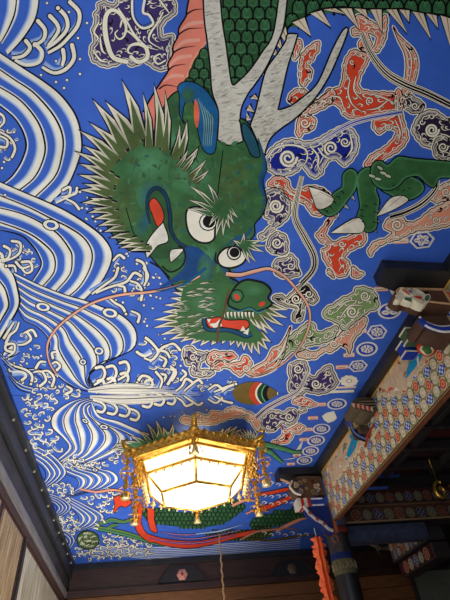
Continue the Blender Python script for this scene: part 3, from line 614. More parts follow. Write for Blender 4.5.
# mane and brow spikes
P = Paint(MP)
GS = mix(GREEN, OLIVE, .35)
for t, b, w in (((93,100),(124,148),9), ((106,102),(136,146),11), ((122,81),(140,138),10), ((143,94),(149,146),6), ((154,85),(160,146),8), ((165,92),(165,150),6), ((90,123),(124,156),8), ((80,131),(116,160),8), ((84,146),(112,166),7),
               ((76,152),(108,170),6), ((80,164),(112,178),7), ((79,175),(112,186),7), ((86,168),(118,182),6), ((80,190),(108,194),6), ((84,184),(114,194),6), ((82,203),(110,203),6), ((90,198),(116,206),5), ((88,213),(112,210),5), ((92,208),(118,214),5), ((98,226),(120,222),5), ((94,219),(116,217),5),
               ((104,232),(124,228),5), ((110,238),(130,236),5), ((118,244),(138,240),5), ((120,248),(144,245),4), ((130,251),(150,248),4), ((187,122),(180,154),6), ((178,134),(176,158),5), ((198,148),(188,162),5), ((180,124),(174,156),4)):
    P.spike(b[0], b[1], t[0], t[1], w * 1.3, 76, GS, ink=1.6)
P.lay(77)
for t, b, w in (((190,186),(214,206),5), ((208,184),(217,202),5), ((189,200),(212,210),5), ((187,209),(210,214),5), ((216,236),(222,216),5), ((223,236),(226,214),5), ((230,229),(226,212),4), ((234,224),(228,210),4), ((238,218),(230,208),3.5), ((209,226),(218,214),4),
               ((250,264),(244,246),5), ((264,252),(246,244),5), ((263,240),(246,242),4), ((244,233),(242,244),4), ((256,262),(246,248),4), ((233,240),(241,246),4), ((268,246),(248,243),3)):
    P.spike(b[0], b[1], t[0], t[1], w, 79, GREEN, ink=.7)
P.lay(82); P.dot(221, 211, 8, GREEN, 5); P.dot(244, 246, 5, GREEN, 3)
for t, b, w in (((206,160),(190,176),5), ((209,170),(194,182),5), ((196,152),(184,170),4.5), ((188,150),(178,166),4), ((200,168),(190,180),4)): P.spike(b[0], b[1], t[0], t[1], w, 79, GS, ink=.9)
part(P, 'painted_mane')

# --- the lower jaw with its beard; painted on both panels
def chin(mp, parent, skip_left=False):
    P = Paint(mp)
    SP = [((164,305),(190,308)),((162,312),(188,313)),((157,319),(186,318)),((153,328),(184,324)),((153,320),(186,320)),((160,335),(188,330)),((169,340),(192,334)),((180,342),(198,335)),((190,345),(204,336)),((200,346),(211,337)),((211,345),(219,338)),((172,292),(196,300)),((176,288),(200,297)),((170,298),(194,303)),((182,286),(204,296)),
          ((222,344),(227,336)),((230,346),(234,338)),((238,348),(240,338)),((244,351),(245,338)),((252,354),(250,340)),((260,355),(255,340)),((268,350),(259,338)),((271,342),(260,334)),((264,346),(256,336)),
          ((288,318),(264,308)),((284,326),(262,312)),((276,333),(256,314)),((261,330),(250,314)),((254,326),(246,314)),((288,310),(266,304)),((268,334),(254,314))]
    for t, b in SP: P.spike(b[0], b[1], t[0], t[1], 6.4, 84, GS)
    ch = [(186,284),(200,278),(215,282),(230,284),(240,286),(246,292),(262,300),(268,306),(260,314),(246,314),(250,320),(258,330),(262,338),(252,343),(235,341),(215,341),(195,339),(182,330),(177,318),(180,305),(182,293)]
    P.lay(88); P.fill(ch, GREEN); blotch(P, 205, 302, 18, 14, mix(GREEN, LGREEN, .35), GREEN); blotch(P, 192, 322, 12, 12, mix(GREEN, OLIVE, .3), GREEN)
    for k in range(46):
        x, y = random.uniform(172, 206), random.uniform(284, 334); P.spike(x + 11, y - 1, x, y + random.uniform(-3, 3), 2.2, 89, inner=GREEN, ink=.6)
    # snout
    sn = [(232,292),(238,284),(246,280),(256,281),(265,284),(271,291),(268,298),(272,304),(262,310),(248,312),(236,309),(228,304)]
    P.lay(92); P.fill(sn, GREEN); P.ribbon(sm(sn, True), 2, [INK], True); P.lay(93); blotch(P, 254, 290, 12, 7, mix(GREEN, LGREEN, .4), GREEN)
    P.lay(94); P.dot(237, 296, 7, INK, 7); P.lay(95); P.dot(237, 296, 5.8, mix(LGREEN, TEAL, .3), 5.8, GREEN); P.lay(96); P.dot(237, 297, 2.4, RED, 3.6, ang=-.6); P.dot(262, 304, 3.6, RED, 2.2, ang=-.5)
    P.ribbon(sm([(228,307),(238,311),(250,308),(258,312),(266,309)]), 2.4, [INK, TEAL, LGREEN])
    mo = [(206,320),(212,318),(220,317),(228,320),(246,320),(249,326),(242,330),(228,328),(218,327),(210,328)]
    P.ribbon(sm([(204,318),(206,328),(216,330),(228,330),(238,333),(246,336),(252,334)]), 5, [INK, TEAL, INK]); P.lay(97); P.fill(mo, RED); P.ribbon(sm(mo, True), 1, [INK], True)
    P.lay(98)
    for q in ([(209,324),(216,323),(220,319),(222,326),(214,328)], [(240,331),(243,326),(246,331)], [(243,333),(249,328),(248,335)], [(207,319),(211,319),(209,323)]): P.fill(q, WHITE, False)
    for k in range(9): P.spike(224 + k * 3.6, 312, 225 + k * 3.6, 318 + (k % 2), 2.2, 99, ink=.4)
    P.build('painted_dragon_jaw', M['paint'], parent)
chin(MP, up)
P = Paint(MP)
P.lay(104); P.ribbon(sm([(229,289),(226,302),(223,316),(219,326),(217,343)]), [1.6, 2.4, 2.6], [BROWN]); part(P, 'painted_twig')
# whiskers
P = Paint(MP)
q1 = [(200,276),(188,282),(170,288),(150,292),(120,295),(95,302),(78,311),(60,325),(50,338),(47,350),(50,364),(57,375)]
q2 = [(226,274),(240,275),(256,271),(270,269),(285,277),(297,290),(307,304),(310,318),(306,335),(296,352),(280,366),(262,374),(248,378)]
for q, cs in ((q1, [mix(SALMON, CREAM, .35), SALMON]), (q2, [mix(SALMON, CREAM, .4), mix(SALMON, BROWN, .15)])):
    s = sm(q); P.lay(105); P.ribbon(s, [5.4 if q is q2 else 2.6, 3.6, 3.0, .8] if q is q2 else [2.4, 3.4, 3.2, 2.0], [INK]); P.lay(106); P.ribbon(s, [4.0, 2.5, 2.0, .3] if q is q2 else [1.4, 2.3, 2.1, 1.2], cs)
P.lay(107); P.ribbon(sm([(206,268),(196,276),(184,284),(168,289),(156,291)]), [3.2, 2.4, 1.2], [TEAL])
part(P, 'painted_whisker')

# --- the clawed foot
P = Paint(MP)
def limb(P, pts, h, col=GREEN):
    P.lay(h); P.ribbon(sm(pts, True), 2.4, [INK], True); P.lay(h + 1); q = P.fill(pts, col)
    cx = sum(p[0] for p in pts) / len(pts); cy = sum(p[1] for p in pts) / len(pts); P.lay(h + 2)
    ar = sum(q[i].x * q[(i + 1) % len(q)].y - q[(i + 1) % len(q)].x * q[i].y for i in range(len(q)))
    P.ribbon(q, 2.6, [mix(col, LGREEN, .7), col], True, side=1 if ar > 0 else -1)
def nail(P, pts, h): P.lay(h); P.ribbon(sm(pts, True), 2, [INK], True); P.lay(h + 1); P.fill(pts, mix(WHITE, CREAM, .6)); a, b = Vector(pts[0][:2]), Vector(pts[2][:2]); P.lay(h + 2); P.ribbon([a.lerp(b, .45), b], [.3, .9], [TAN])
limb(P, [(406,176),(414,178),(421,182),(424,189),(418,196),(408,200),(398,198),(389,194),(380,188),(384,178)], 108)
nail(P, [(377,216,1),(390,199),(402,196),(408,200),(400,206),(388,212)], 112)
nail(P, [(309,187,1),(322,191),(333,198),(330,205),(318,209),(313,198)], 112)
nail(P, [(331,233,1),(346,223),(358,218),(364,224),(362,232),(350,233)], 112)
limb(P, [(343,175),(350,169),(357,174),(356,188),(350,197),(343,206),(337,213),(328,216),(318,209),(328,204),(334,193),(342,187)], 110)
limb(P, [(357,178),(362,170),(370,168),(378,178),(376,190),(379,200),(377,215),(376,228),(368,232),(361,227),(357,218),(360,206),(358,192)], 110)
limb(P, [(371,170),(374,163),(381,161),(388,165),(398,157),(415,159),(441,161),(456,163,1),(456,178,1),(440,178),(434,187),(427,184),(418,176),(406,178),(398,186),(388,190),(378,187),(372,180)], 114)
P.lay(118)
for k, (x, y, a) in enumerate([(334,202,.9),(338,197,.9),(342,192,.9),(330,207,.9),(326,211,.9),(360,210,.1),(361,216,.2),(362,222,.3),(365,206,.1),(374,204,.2),(374,212,.2),(373,222,.2),(396,190,-.4),(402,191,-.5),(408,189,-.5),(392,186,-.3)]):
    P.ribbon(sm([(x - 3*math.sin(a), y - 3*math.cos(a)*.3), (x + 1, y), (x + 4*math.cos(a), y + 4*math.sin(a))]), [.3, 1.2, .3], [INK])
for x, y, a in ((383,173,.3),(378,179,.2),(380,168,.6),(372,176,.3),(388,176,.4)): P.dot(x, y, 4.2, INK, 2.2, ang=a); 
P.lay(119)
for x, y, a in ((383,173,.3),(378,179,.2),(380,168,.6),(372,176,.3),(388,176,.4)): P.dot(x, y, 3.4, mix(CREAM, LGREEN, .4), 1.4, ang=a)
for t, b in (((377,232),(371,226)),((380,222),(374,219)),((381,212),(375,210)),((380,203),(375,201)),((355,200),(350,193)),((349,209),(343,203)),((338,218),(333,212))): P.spike(b[0], b[1], t[0], t[1], 3.4, 108, GREEN)
part(P, 'painted_claw')

# --- burning jewel at the seam
def jewel(mp, parent, side):
    P = Paint(mp)
    el = [(233,393.4,1)] + [(252 - 20 * math.cos(PI * k / 16) , 393.4 + side * 11 * math.sin(PI * k / 16)) for k in range(1, 13)] + [(270, 393.4 + side * 3), (279,393.4,1)]
    def cut(x0, x1, col, h):
        P.lay(h); E_ = lambda x: 11.5 * (math.sqrt(max(0, 1 - ((x - 253) / 21) ** 2)) if x < 262 else max(0, (279 - x) / 17) ** .8 * .9)
        pts = []
        for k in range(9):
            f_ = k / 8; x = x0 + 7 * f_ * f_ * (0 if x0 < 235 else 1); y = min(E_(x), 11.5 * f_); pts.append((x, 393.4 + side * y))
            if 11.5 * f_ > E_(x): break
        xs_ = pts[-1][0]; top = [(xs_ + (x1 - xs_) * k / 10, 393.4 + side * E_(xs_ + (x1 - xs_) * k / 10)) for k in range(11)]
        if x0 < 235: pts = [(x0, 393.4)]; top = [(x0 + (x1 - x0) * k / 16, 393.4 + side * E_(x0 + (x1 - x0) * k / 16)) for k in range(17)]
        P.fill(pts + top[1:] + [(x1, 393.4)], col, False)
    cut(232, 279, OLIVE, 121); cut(249, 278, mix(RED, BROWN, .2), 122); cut(255, 278, CREAM, 123); cut(257, 277, DGREEN, 124); cut(261, 276, LGREEN, 125); cut(262.5, 276, INK, 126); cut(267, 276, OLIVE, 127)
    part(P, 'painted_jewel', parent)
jewel(MP, up, -1)

# --- crests and name strips down the right edge
def crest(x, y, rx, ry, kind, parent=up, a=-.12):
    P = Paint(MP); P.lay(26)
    if kind in ('hex', 'ring'):
        n = 6 if kind == 'hex' else 22
        def ell(r): return [(x + math.cos(a) * rx * r * math.cos(2*PI*k/n) - math.sin(a) * ry * r * math.sin(2*PI*k/n), y + math.sin(a) * rx * r * math.cos(2*PI*k/n) + math.cos(a) * ry * r * math.sin(2*PI*k/n)) for k in range(n)]
        P.fill(ell(1), mix(CREAM, LBLUE, .15), False); P.lay(27); P.fill(ell(.8), DEEP, False); P.lay(28)
        if rx > 11.5:
            n_ = 5 if kind == 'hex' else 3
            for k in range(n_): t = 2 * PI * k / n_ + .5; P.dot(x + rx * .38 * math.cos(t), y + ry * .38 * math.sin(t), rx * (.24 if n_ == 5 else .34), CREAM, ry * (.24 if n_ == 5 else .3), seg=12)
            P.lay(29); P.dot(x, y, rx * .12, DEEP, ry * .12, seg=10); P.lay(30); P.dot(x, y, rx * .07, CREAM, ry * .07, seg=8)
            for k in range(n_): t = 2 * PI * k / n_ + .5; P.lay(29); P.ribbon([Vector((x + rx * .22 * math.cos(t), y + ry * .22 * math.sin(t))), Vector((x + rx * .56 * math.cos(t), y + ry * .54 * math.sin(t)))], .6, [DEEP])
        else:
            P.dot(x, y, rx * .58, mix(CREAM, GREY, .3), ry * .56, seg=18); P.lay(29)
            for k in range(6): t = k * PI / 3 + .4; P.dot(x + rx * .3 * math.cos(t), y + ry * .3 * math.sin(t), rx * .17, DEEP, ry * .07, ang=t, seg=8)
            for k in range(6): t = k * PI / 3 + .92; P.dot(x + rx * .6 * math.cos(t), y + ry * .58 * math.sin(t), rx * .1, DEEP, ry * .1, seg=8)
    elif kind == 'solid':
        q = [(x + rx * (1 - .12 * (k % 2)) * math.cos(2*PI*k/20), y + ry * (1 - .12 * (k % 2)) * math.sin(2*PI*k/20)) for k in range(20)]
        P.fill(q, CREAM, False); P.lay(27); P.dot(x, y, rx * .35, GREY, ry * .35); P.lay(28); P.dot(x, y, rx * .22, CREAM, ry * .22)
    elif kind == 'petal':
        for dx, dy, t in ((-5, 0, .9), (6, 1, -.7), (1, -4, 0)): P.dot(x + dx, y + dy, 6, CREAM, 3, ang=t)
    else:
        P.fill([(x-7,y-1),(x-3,y-4),(x+5,y-6),(x+8,y+1),(x+5,y+4),(x-1,y+6),(x-5,y+3)], CREAM, False)
    part(P, 'painted_crest', parent)
for c in ((422,240,13,9.5,'hex'),(399,292,8,6,'petal'),(389.5,311,12,8,'ring'),(377,332,10.5,8,'hex'),(367,349,11,7.2,'ring'),(358,366,10,6.4,'hex'),(349,381,9.5,6,'solid'),(337,404,10,5.5,'ring'),(329,417,9,6,'fan')): crest(*c)
for c in ((321.5,429,9,5.2,'ring'),(316,440.5,9,5.2,'ring'),(310.5,451,8.6,4.8,'ring'),(304.5,460.5,8,4.2,'ring')): crest(*c, parent=lo)
def strips(lst, parent):
    P = Paint(MP)
    for x, y, L, w in lst:
        a, b = Vector((x - L/2, y + .3)), Vector((x + L/2, y - .3)); P.lay(22); P.ribbon([a, b], w + 1, [mix(SALMON, RED, .3)]); P.lay(23); P.ribbon([a, b], w - .4, [mix(CREAM, SALMON, .35)])
        P.lay(24); P.ribbon([a + Vector((2, .3)), b - Vector((2, -.3))], .5, [BROWN])
    part(P, 'painted_name_strip', parent)
for q_ in ((401,241,15,4.4),(381,289,14,3.8),(370,310,12,3.6),(360,331,13,3.4),(349,355,11,3.4),(342,367,12,3),(332,381,11,3)): strips([q_], up)
P = Paint(MP); P.lay(23); P.ribbon([Vector((324,392.2)),Vector((354,391))], 2.6, [CREAM]); part(P, 'painted_name_strip'); P = Paint(MP); P.lay(23); P.ribbon([Vector((326,388)),Vector((356,387))], 2, [mix(CREAM, SALMON, .4)]); part(P, 'painted_name_strip')
for q_ in ((321,404.5,10,2.8),(313,418,10,2.6),(308,429.5,9,2.6),(304,439.5,9,2.4),(297,455,8,2.2),(291,464,8,2)): strips([q_], lo)
# ------------------------------------------------------------ the painting beyond the seam
W = Paint(MP)
W.stream([(112,396),(84,398),(66,404),(53,415),(52,427),(62,437),(69,447),(60,457),(48,465)], [(146,399),(110,402),(94,409),(99,420),(116,428),(132,438),(127,450),(100,461),(64,471)], 6, 2, w=.9, wl=.38)
W.stream([(33,444),(53,455),(66,470),(61,480),(46,490)], [(36,462),(42,467),(46,474),(44,480),(41,484)], 4, 5, w=.9)
W.stream([(80,458),(94,467),(113,472),(118,481),(105,489),(90,492),(72,497)], [(52,467),(66,474),(77,479),(78,486),(72,491),(66,494),(60,496)], 5, 3, w=.8)
W.stream([(48,493),(62,498),(71,506),(67,513),(56,519)], [(49,502),(54,504),(57,508),(55,512),(51,514)], 4, 6, w=.8)
W.stream([(72,498),(88,506),(102,514),(103,520),(94,527),(74,533)], [(66,505),(74,511),(79,517),(78,523),(72,528),(62,532)], 4, 4, w=.8)
W.stream([(58,527),(71,534),(75,541),(70,549),(66,552)], [(61,536),(64,539),(65,543),(65,546),(64,548)], 3, 6, w=.8)
for r in ((104,427,4,2,.2),(95,470,2.6,1.4,.2),(85,421,3,1.6,.6)): ring(W, r[0], r[1], r[2], r[3], 14, r[4])
for k in range(8):
    W.lay(12 + k % 2); y = 545 + k * 2.2
    W.ribbon(sm([(76 + k*2, y - 3), (120, y + 3 - k), (170, y - k*.4 + 2), (240, y - 2 - k*.5), (300, y - 8)]), [.5, .9, .5], [mix(WHITE, LBLUE, .3 + .3 * (k % 2))])
W.build('painted_wave', M['paint'], lo)
f = Paint(MP)
# rapids under the seam and the mirrored foam fingers
for k in range(7):
    y = 396 + k * 1.2; f.lay(19); f.ribbon(sm([(90, 396 + k * .3), (115, y), (145, y), (200 - 8 * k, y - 1)]), [1.2, 1.7, .4], [WHITE if k % 2 else LGREY])
f.lay(20); f.ribbon(sm([(90,397),(120,399),(160,397),(204,396)]), [.5,.9,.5], [INK])
for (x, y, s) in ((97,410,.9),(108,412,1),(120,414,1.05),(131,418,.9),(143,405,1),(155,403,1),(168,402,.8)):
    f.hook([(x,y+1),(x+6*s,y+2),(x+9*s,y-3*s),(x+5*s,y-8*s),(x-4,y-11*s)], 17, 3.2, 2.6, 1.0)
for q in ([(192,404),(186,406),(182,401),(176,397)], [(202,403),(198,405),(190,400),(184,396)], [(222,398),(216,403),(208,399)], [(232,403),(224,401),(214,396)]): f.hook(q, 21, 2.8, 2, .9)
f.stream([(92,402),(100,416),(118,421),(134,428),(150,434)], [(90,403),(92,417),(104,424),(122,431),(140,440)], 1, 22, w=.8)
field(f, [(24,394),(60,394),(84,394),(60,402),(48,414),(48,430),(60,440),(62,450),(44,458),(34,444),(28,420),(22,404)], 34, 17, 5.2, 5)
drops(f, [[(24,396),(44,396),(46,430),(34,436)], [(150,420),(230,400),(228,412),(160,418)]], 24, 14, (.5, 1.0))
field(f, [(60,462),(100,462),(120,452),(130,462),(100,468),(70,468)], 14, 17, 4, 6)
field(f, [(70,455),(96,462),(86,468),(66,464)], 8, 17, 4, 7)
field(f, [(48,488),(66,482),(76,494),(66,500),(52,494)], 12, 17, 4, 8)
field(f, [(84,496),(110,488),(118,496),(116,512),(104,512),(90,504)], 20, 17, 4, 9)
field(f, [(58,518),(74,512),(80,528),(72,534),(60,526)], 14, 17, 4, 10)
field(f, [(76,546),(98,540),(150,546),(150,556),(90,560),(74,558)], 40, 17, 4, 11)
field(f, [(106,532),(134,538),(150,544),(120,548),(104,542)], 16, 17, 4, 12)
f.build('painted_foam', M['paint'], lo)
random.seed(21)
chin(MQ, lo)
P = Paint(MP)   # mane of the second dragon showing above the lantern's left side
for (tx, ty), (bx, by) in (((110,450),(132,449)), ((114,445),(136,446)), ((122,442),(140,445)), ((130,436),(145,444)), ((139,431),(150,442)), ((147,423),(156,440)), ((156,420),(161,438)), ((163,427),(166,437)), ((173,424),(170,437)), ((177,431),(172,439)), ((181,436),(172,441)), ((118,452),(138,452)), ((126,455),(146,454)), ((158,431),(158,441)), ((168,431),(168,440))):
    P.spike(bx, by, tx, ty, 5, 130, mix(GREEN, LGREEN, .5), ink=.7)
P.lay(134); P.fill([(128,452),(138,445),(150,441),(164,437),(176,438),(184,441),(184,452),(150,460),(132,458)], mix(GREEN, LGREEN, .5)); P.lay(135); P.fill([(160,444),(172,439),(186,436),(190,440),(180,444),(166,448)], RED)
P.ribbon(sm([(150,446),(158,443),(166,447),(180,445)]), [1, 2.4, 1], [TEAL])
part(P, 'painted_mane', lo)
# scattered clouds
def lcl(*a, **k): k.setdefault('parent', lo); k.setdefault('halo', .8); k.setdefault('ink', .7); k.setdefault('rimw', 1.8); cl(*a, **k)
lcl([(180,420),(186,416),(192,418),(198,413),(206,416),(213,411),(222,412),(232,407),(244,410),(256,416),(261,426),(257,432),(252,424),(242,417),(228,419),(214,424),(200,424),(188,424)], SALMON, [(198,420,2,0,1),(214,417,2.4,0,1)])
lcl([(262,418),(266,412),(274,410),(284,412),(290,408),(298,412),(297,420),(290,426),(282,424),(276,430),(268,432),(262,426)], PURPLE, [(289,417,4.4,0,1.6),(272,416,3,0,1.3),(268,427,2.4,0,1.2)])
lcl([(299,409),(305,407),(306,411),(300,413)], PURPLE)
lcl([(292,402),(300,396),(308,399),(317,404),(312,407),(302,406)], RED, [(304,401,2.6,0,1.2)])
lcl([(294,426),(300,424),(305,428),(300,433),(294,434),(290,441),(282,444),(276,441),(281,436),(283,430),(280,425),(286,430)], RED, [(299,428,2.6,0,1.2)])
lcl([(275,440),(272,443),(277,445),(279,442)], RED)
P = Paint(MP)   # far claw
for q in ([(262,444),(272,446),(284,449),(294,452),(302,452)], [(260,448),(270,452),(276,457),(283,463)], [(258,446),(266,450),(270,452)]):
    P.lay(110); P.ribbon(sm(q), [6, 5.4, 3], [INK]); P.lay(111); P.ribbon(sm(q), [4.8, 4.2, 2], [GREEN, LGREEN])
for q in ([(296,450,1),(303,440),(301,449)], [(282,460,1),(292,459),(298,457)], [(255,446),(260,441),(261,447)]): P.lay(112); P.fill(q, CREAM, False)
for k in range(9): P.spike(246 + k * 1.2, 443, 232 + k * 3.6, 434 - 6 * math.sin(k * .4), 3.4, 108, GREEN, ink=.6)
part(P, 'painted_claw', lo)
# the second dragon's body beyond the lantern
P = Paint(MP)
P.lay(60)
scales(P, [(142,512),(156,508),(176,512),(196,512),(214,508),(232,502),(246,506),(236,516),(222,524),(196,528),(172,526),(150,522)], 60, 4.2)
scales(P, [(250,522),(262,516),(280,512),(298,508),(312,508),(308,516),(290,522),(270,528),(254,530)], 60, 4.2)
scales(P, [(206,534),(226,530),(250,530),(272,528),(268,538),(240,540),(212,540)], 60, 3.8, base=mix(GREEN, OLIVE, .5))
part(P, 'painted_scales', lo)
P = Paint(MP)   # tail
P.lay(62); P.dot(88, 540, 12, INK, 10); P.lay(63); P.dot(88, 540, 11, mix(GREEN, OLIVE, .3), 9)
for k in range(60):
    a, r = random.uniform(0, 2*PI), random.uniform(0, .9) ** .5; x, y = 88 + 10 * r * math.cos(a), 540 + 8 * r * math.sin(a)
    P.lay(64); P.ribbon(sm([(x-1.4, y+.8), (x, y-.6), (x+1.4, y+.5)]), [.3, .8, .3], [mix(CREAM, LGREEN, random.random() * .5) if k % 3 else INK])
for q, wd in (([(96,528),(108,530),(122,533),(136,537),(152,542),(164,545)], 4.4), ([(98,524),(106,522),(112,520),(124,522),(134,518)], 3.4), ([(106,530),(112,526),(118,525)], 3)):
    P.lay(65); P.ribbon(sm(q), [wd + 1, wd + 1.4, wd], [INK]); P.lay(66); P.ribbon(sm(q), [wd - .4, wd, wd - 1.6], [GLEAF, GREEN, LGREEN])
for t, b in (((94,523),(99,526)), ((92,528),(98,529)), ((101,518),(105,523))): P.spike(b[0], b[1], t[0], t[1], 2, 67, ink=.4)
part(P, 'painted_tail', lo)
P = Paint(MP)   # red fins and ribbons
for q in ([(114,513),(115,505),(114,498),(120,496),(128,499),(131,502),(126,507),(120,506)], [(135,502),(142,505),(142,514),(141,523),(147,534),(158,539),(150,542),(139,534),(135,524),(138,512)], [(148,509),(154,510),(154,520),(157,532),(151,530),(148,520)],
          [(146,534),(160,538),(180,541),(200,541),(220,537),(240,533),(256,530),(252,534),(236,538),(214,544),(190,548),(168,546),(152,541)],
          [(258,494),(272,491),(286,488),(298,488),(288,491),(272,494),(260,496)], [(258,508),(270,504),(284,498),(300,491),(300,494),(286,502),(272,508),(260,511)]):
    P.lay(70); P.ribbon(sm(q, True), 1.4, [INK], True); P.lay(71); P.fill(q, RED)
for q in ([(150,538),(176,543),(206,542),(236,535)], [(168,536),(190,539),(214,536),(240,530)], [(160,532),(184,535),(210,533)]):
    P.lay(72); P.ribbon(sm(q), [1.2, 2.4, 1], [NAVY]); P.lay(73); P.ribbon(sm(q), [.2, .6, .2], [SALMON])
part(P, 'painted_fin', lo)
P = Paint(MP)   # pale tendrils and little curls between the scales
random.seed(4)
for q, wd, c in (([(80,489),(96,492),(114,490),(132,494),(146,500)], 2, SALMON), ([(168,506),(180,500),(196,502),(212,498),(228,500)], 2.4, SALMON), ([(276,531),(290,524),(302,519),(312,518)], 3.4, SALMON), ([(240,540),(256,532),(270,530),(286,528),(300,530)], 2.2, mix(SALMON, BROWN, .4)),
                 ([(232,506),(246,500),(258,502)], 3, SALMON), ([(246,514),(256,510),(270,512)], 2, SALMON), ([(196,534),(220,531),(244,524)], 1.6, LBLUE), ([(252,540),(276,540),(300,536),(320,536)], 1.6, OLIVE)):
    P.lay(75); P.ribbon(sm(q), [wd, wd + 1, .6], [INK]); P.lay(76); P.ribbon(sm(q), [wd * .8, wd, .2], [c]); part(P, 'painted_tendril', lo); P = Paint(MP)
for x in range(262, 306, 7):
    for y, c in ((484, CREAM), (497, CREAM), (503, CREAM), (534, CREAM)):
        k = random.uniform(-1.5, 1.5); P.lay(77); P.ribbon(sm([(x, y + k), (x + 2, y - 1.4 + k), (x + 4.5, y + k), (x + 2.4, y + 1.4 + k)]), [.4, .9, .5], [c])
part(P, 'painted_curl', lo)
jewel(MP, lo, 1)
# ------------------------------------------------------------ frames round the ceiling
def trim(name, boxes, mat, bevel=.006, **kw):
    m = MB()
    for a, b in boxes: m.box(a, b)
    return m.build(name, mat, None, bevel=bevel, kind='structure', **kw)
FY = 13.95
trim('trim_1', [((-1.93, -2, 4.90), (XL, YF + .05, 5.0))], M['black_lacquer'])
trim('trim_2', [((-2.0, -2, 4.66), (-1.90, FY, 4.97))], M['black_lacquer'])
trim('trim_3', [((-2.16, -2, 4.36), (-1.97, FY, 4.64))], M['dark_wood'])
trim('trim_4', [((-2.16, -2, 4.27), (-1.955, FY, 4.36))], M['grey_wood'])
trim('trim_5', [((-2.16, -2, 4.17), (-2.02, FY, 4.27))], M['brown_wood'])
# far wall beams
trim('trim_6', [((-1.95, YF, 4.86), (8, 13.9, 5.0))], M['black_lacquer'])
trim('trim_7', [((-1.95, 13.76, 4.38), (8, FY, 4.86))], M['brown_wood'])
trim('trim_8', [((-1.95, 13.70, 4.24), (8, FY, 4.38))], M['brown_wood'])
m = MB()
for k in range(9): m.box((-1.98, 13.86, 4.235 - .3 * (k + 1) + .012), (8, FY, 4.235 - .3 * k))
struct('trim_9', m, M['plank'], bevel=.006)
# studs along the left frame
for k in range(11):
    y = 6.15 + k * 0.78 if k else 6.0
    for dx, dz in ((0, 0),):
        m = MB(); m.lathe((-1.885, y, 4.895), [(0, -.028), (.018, -.024), (.026, -.008), (.026, .006)], 10)
        m.build('ceiling_stud', M['stud'], None, smooth=True, label='small pale metal stud in the row on the left black ceiling frame', category='stud', group='studs on the left frame')
# wall boards on the left: lattice door and plain board door
def wall_door(name, y0, y1, mat, reeds, label):
    r = empty(name, (-2.1, (y0 + y1) / 2, .05), label=label, category='door panel')
    m = MB(); m.box((-2.13, y0 + .04, .1), (-2.07, y1 - .04, 4.14)); m.build('board', mat, r)
    m = MB()
    for a, b in (((-2.15, y0, .05), (-2.05, y0 + .05, 4.165)), ((-2.15, y1 - .05, .05), (-2.05, y1, 4.165)), ((-2.15, y0 + .05, 4.11), (-2.055, y1 - .05, 4.165)), ((-2.15, y0 + .1, .05), (-2.05, y1 - .1, .2))): m.box(a, b)
    m.build('door_frame', M['brown_wood'], r, bevel=.008)
    if reeds:
        m = MB(); n = int((y1 - y0 - .2) / .055)
        for k in range(n): y = y0 + .12 + k * .055; m.box((-2.07, y, .2), (-2.045, y + .03, 4.11))
        m.build('lattice', mat, r, kind='stuff')
    return r
wall_door('lattice_door', 5.2, 7.0, M['lattice_wood'], True, 'brown reeded lattice panel on the left wall, the one nearest the viewer')
wall_door('lattice_door', 7.04, 8.66, M['lattice_wood'], True, 'brown reeded lattice panel touching the dark post on the left wall')
m = MB(); m.box((-2.16, 8.68, 0), (-2.02, 8.80, 4.17)); struct('trim_10', m, M['dark_wood'], bevel=.01)
wall_door('board_door', 8.82, 13.5, M['panel_wood'], False, 'plain grey-brown board panel with pale sheen, beyond the dark post')

# nail covers on the far beam
for (px, py), lab in (((182, 575), 'dark nail cover with a pink flower boss on the far beam'), ((292, 569), 'dim dark nail cover left of the orange streamer')):
    c = ony(px, py, 13.74); r = empty('nail_cover', c, label=lab, category='metal fitting')
    m = MB(); q = [(c.x - .62, c.z - .16), (c.x - .5, c.z + .02), (c.x - .3, c.z + .2), (c.x + .3, c.z + .2), (c.x + .5, c.z + .02), (c.x + .62, c.z - .16)]
    m.prism(q, 1, 13.69, 13.76); m.build('backplate', M['black_lacquer'], r, bevel=.01)
    m = MB()
    for k in range(6): a = k * PI / 3; m.lathe((0, 0, 0), [(0, 0)], 3); 
    m = MB(); vs = []; n = 36; rr = [.15 * (1 - .14 * abs(math.sin(k * PI / 6))) for k in range(n)]
    for i, (s_, y) in enumerate(((1, 13.69), (.95, 13.66), (.4, 13.65), (.0, 13.645))):
        for k in range(n): vs.append((c.x + rr[k] * s_ * math.cos(2*PI*k/n), y, c.z + rr[k] * s_ * math.sin(2*PI*k/n)))
    m.add(vs, [(i*n+k, i*n+(k+1)%n, (i+1)*n+(k+1)%n, (i+1)*n+k) for i in range(3) for k in range(n)])
    fl = m.build('flower_boss', noise_mat('pink_boss', rgb(200, 120, 110), rgb(226, 170, 150), .4) if px < 200 else M['carved'], r, smooth=True)
    m = MB(); m.lathe((c.x, 13.64, c.z), [(0, -.05), (.05, 0), (0, .05)], 10); sub(m, 'boss_center', noise_mat('crimson', rgb(150, 40, 60), rgb(180, 60, 70), .4) if px < 200 else M['carved'], fl)

# ------------------------------------------------------------ black ceiling frame on the right with its two stepped ends
m = MB(); q = [(XR, -1.5), (XR, 2.93), (2.43, 2.93), (2.43, 3.18), (3.13, 3.42), (3.13, 8.16), (2.43, 8.16), (2.43, 8.52), (3.36, 8.52), (3.36, -1.5)]
m.prism(q, 2, 4.87, 5.0); m.build('ceiling_frame', M['black_lacquer'], None, bevel=.008, kind='structure').name = 'trim_11'

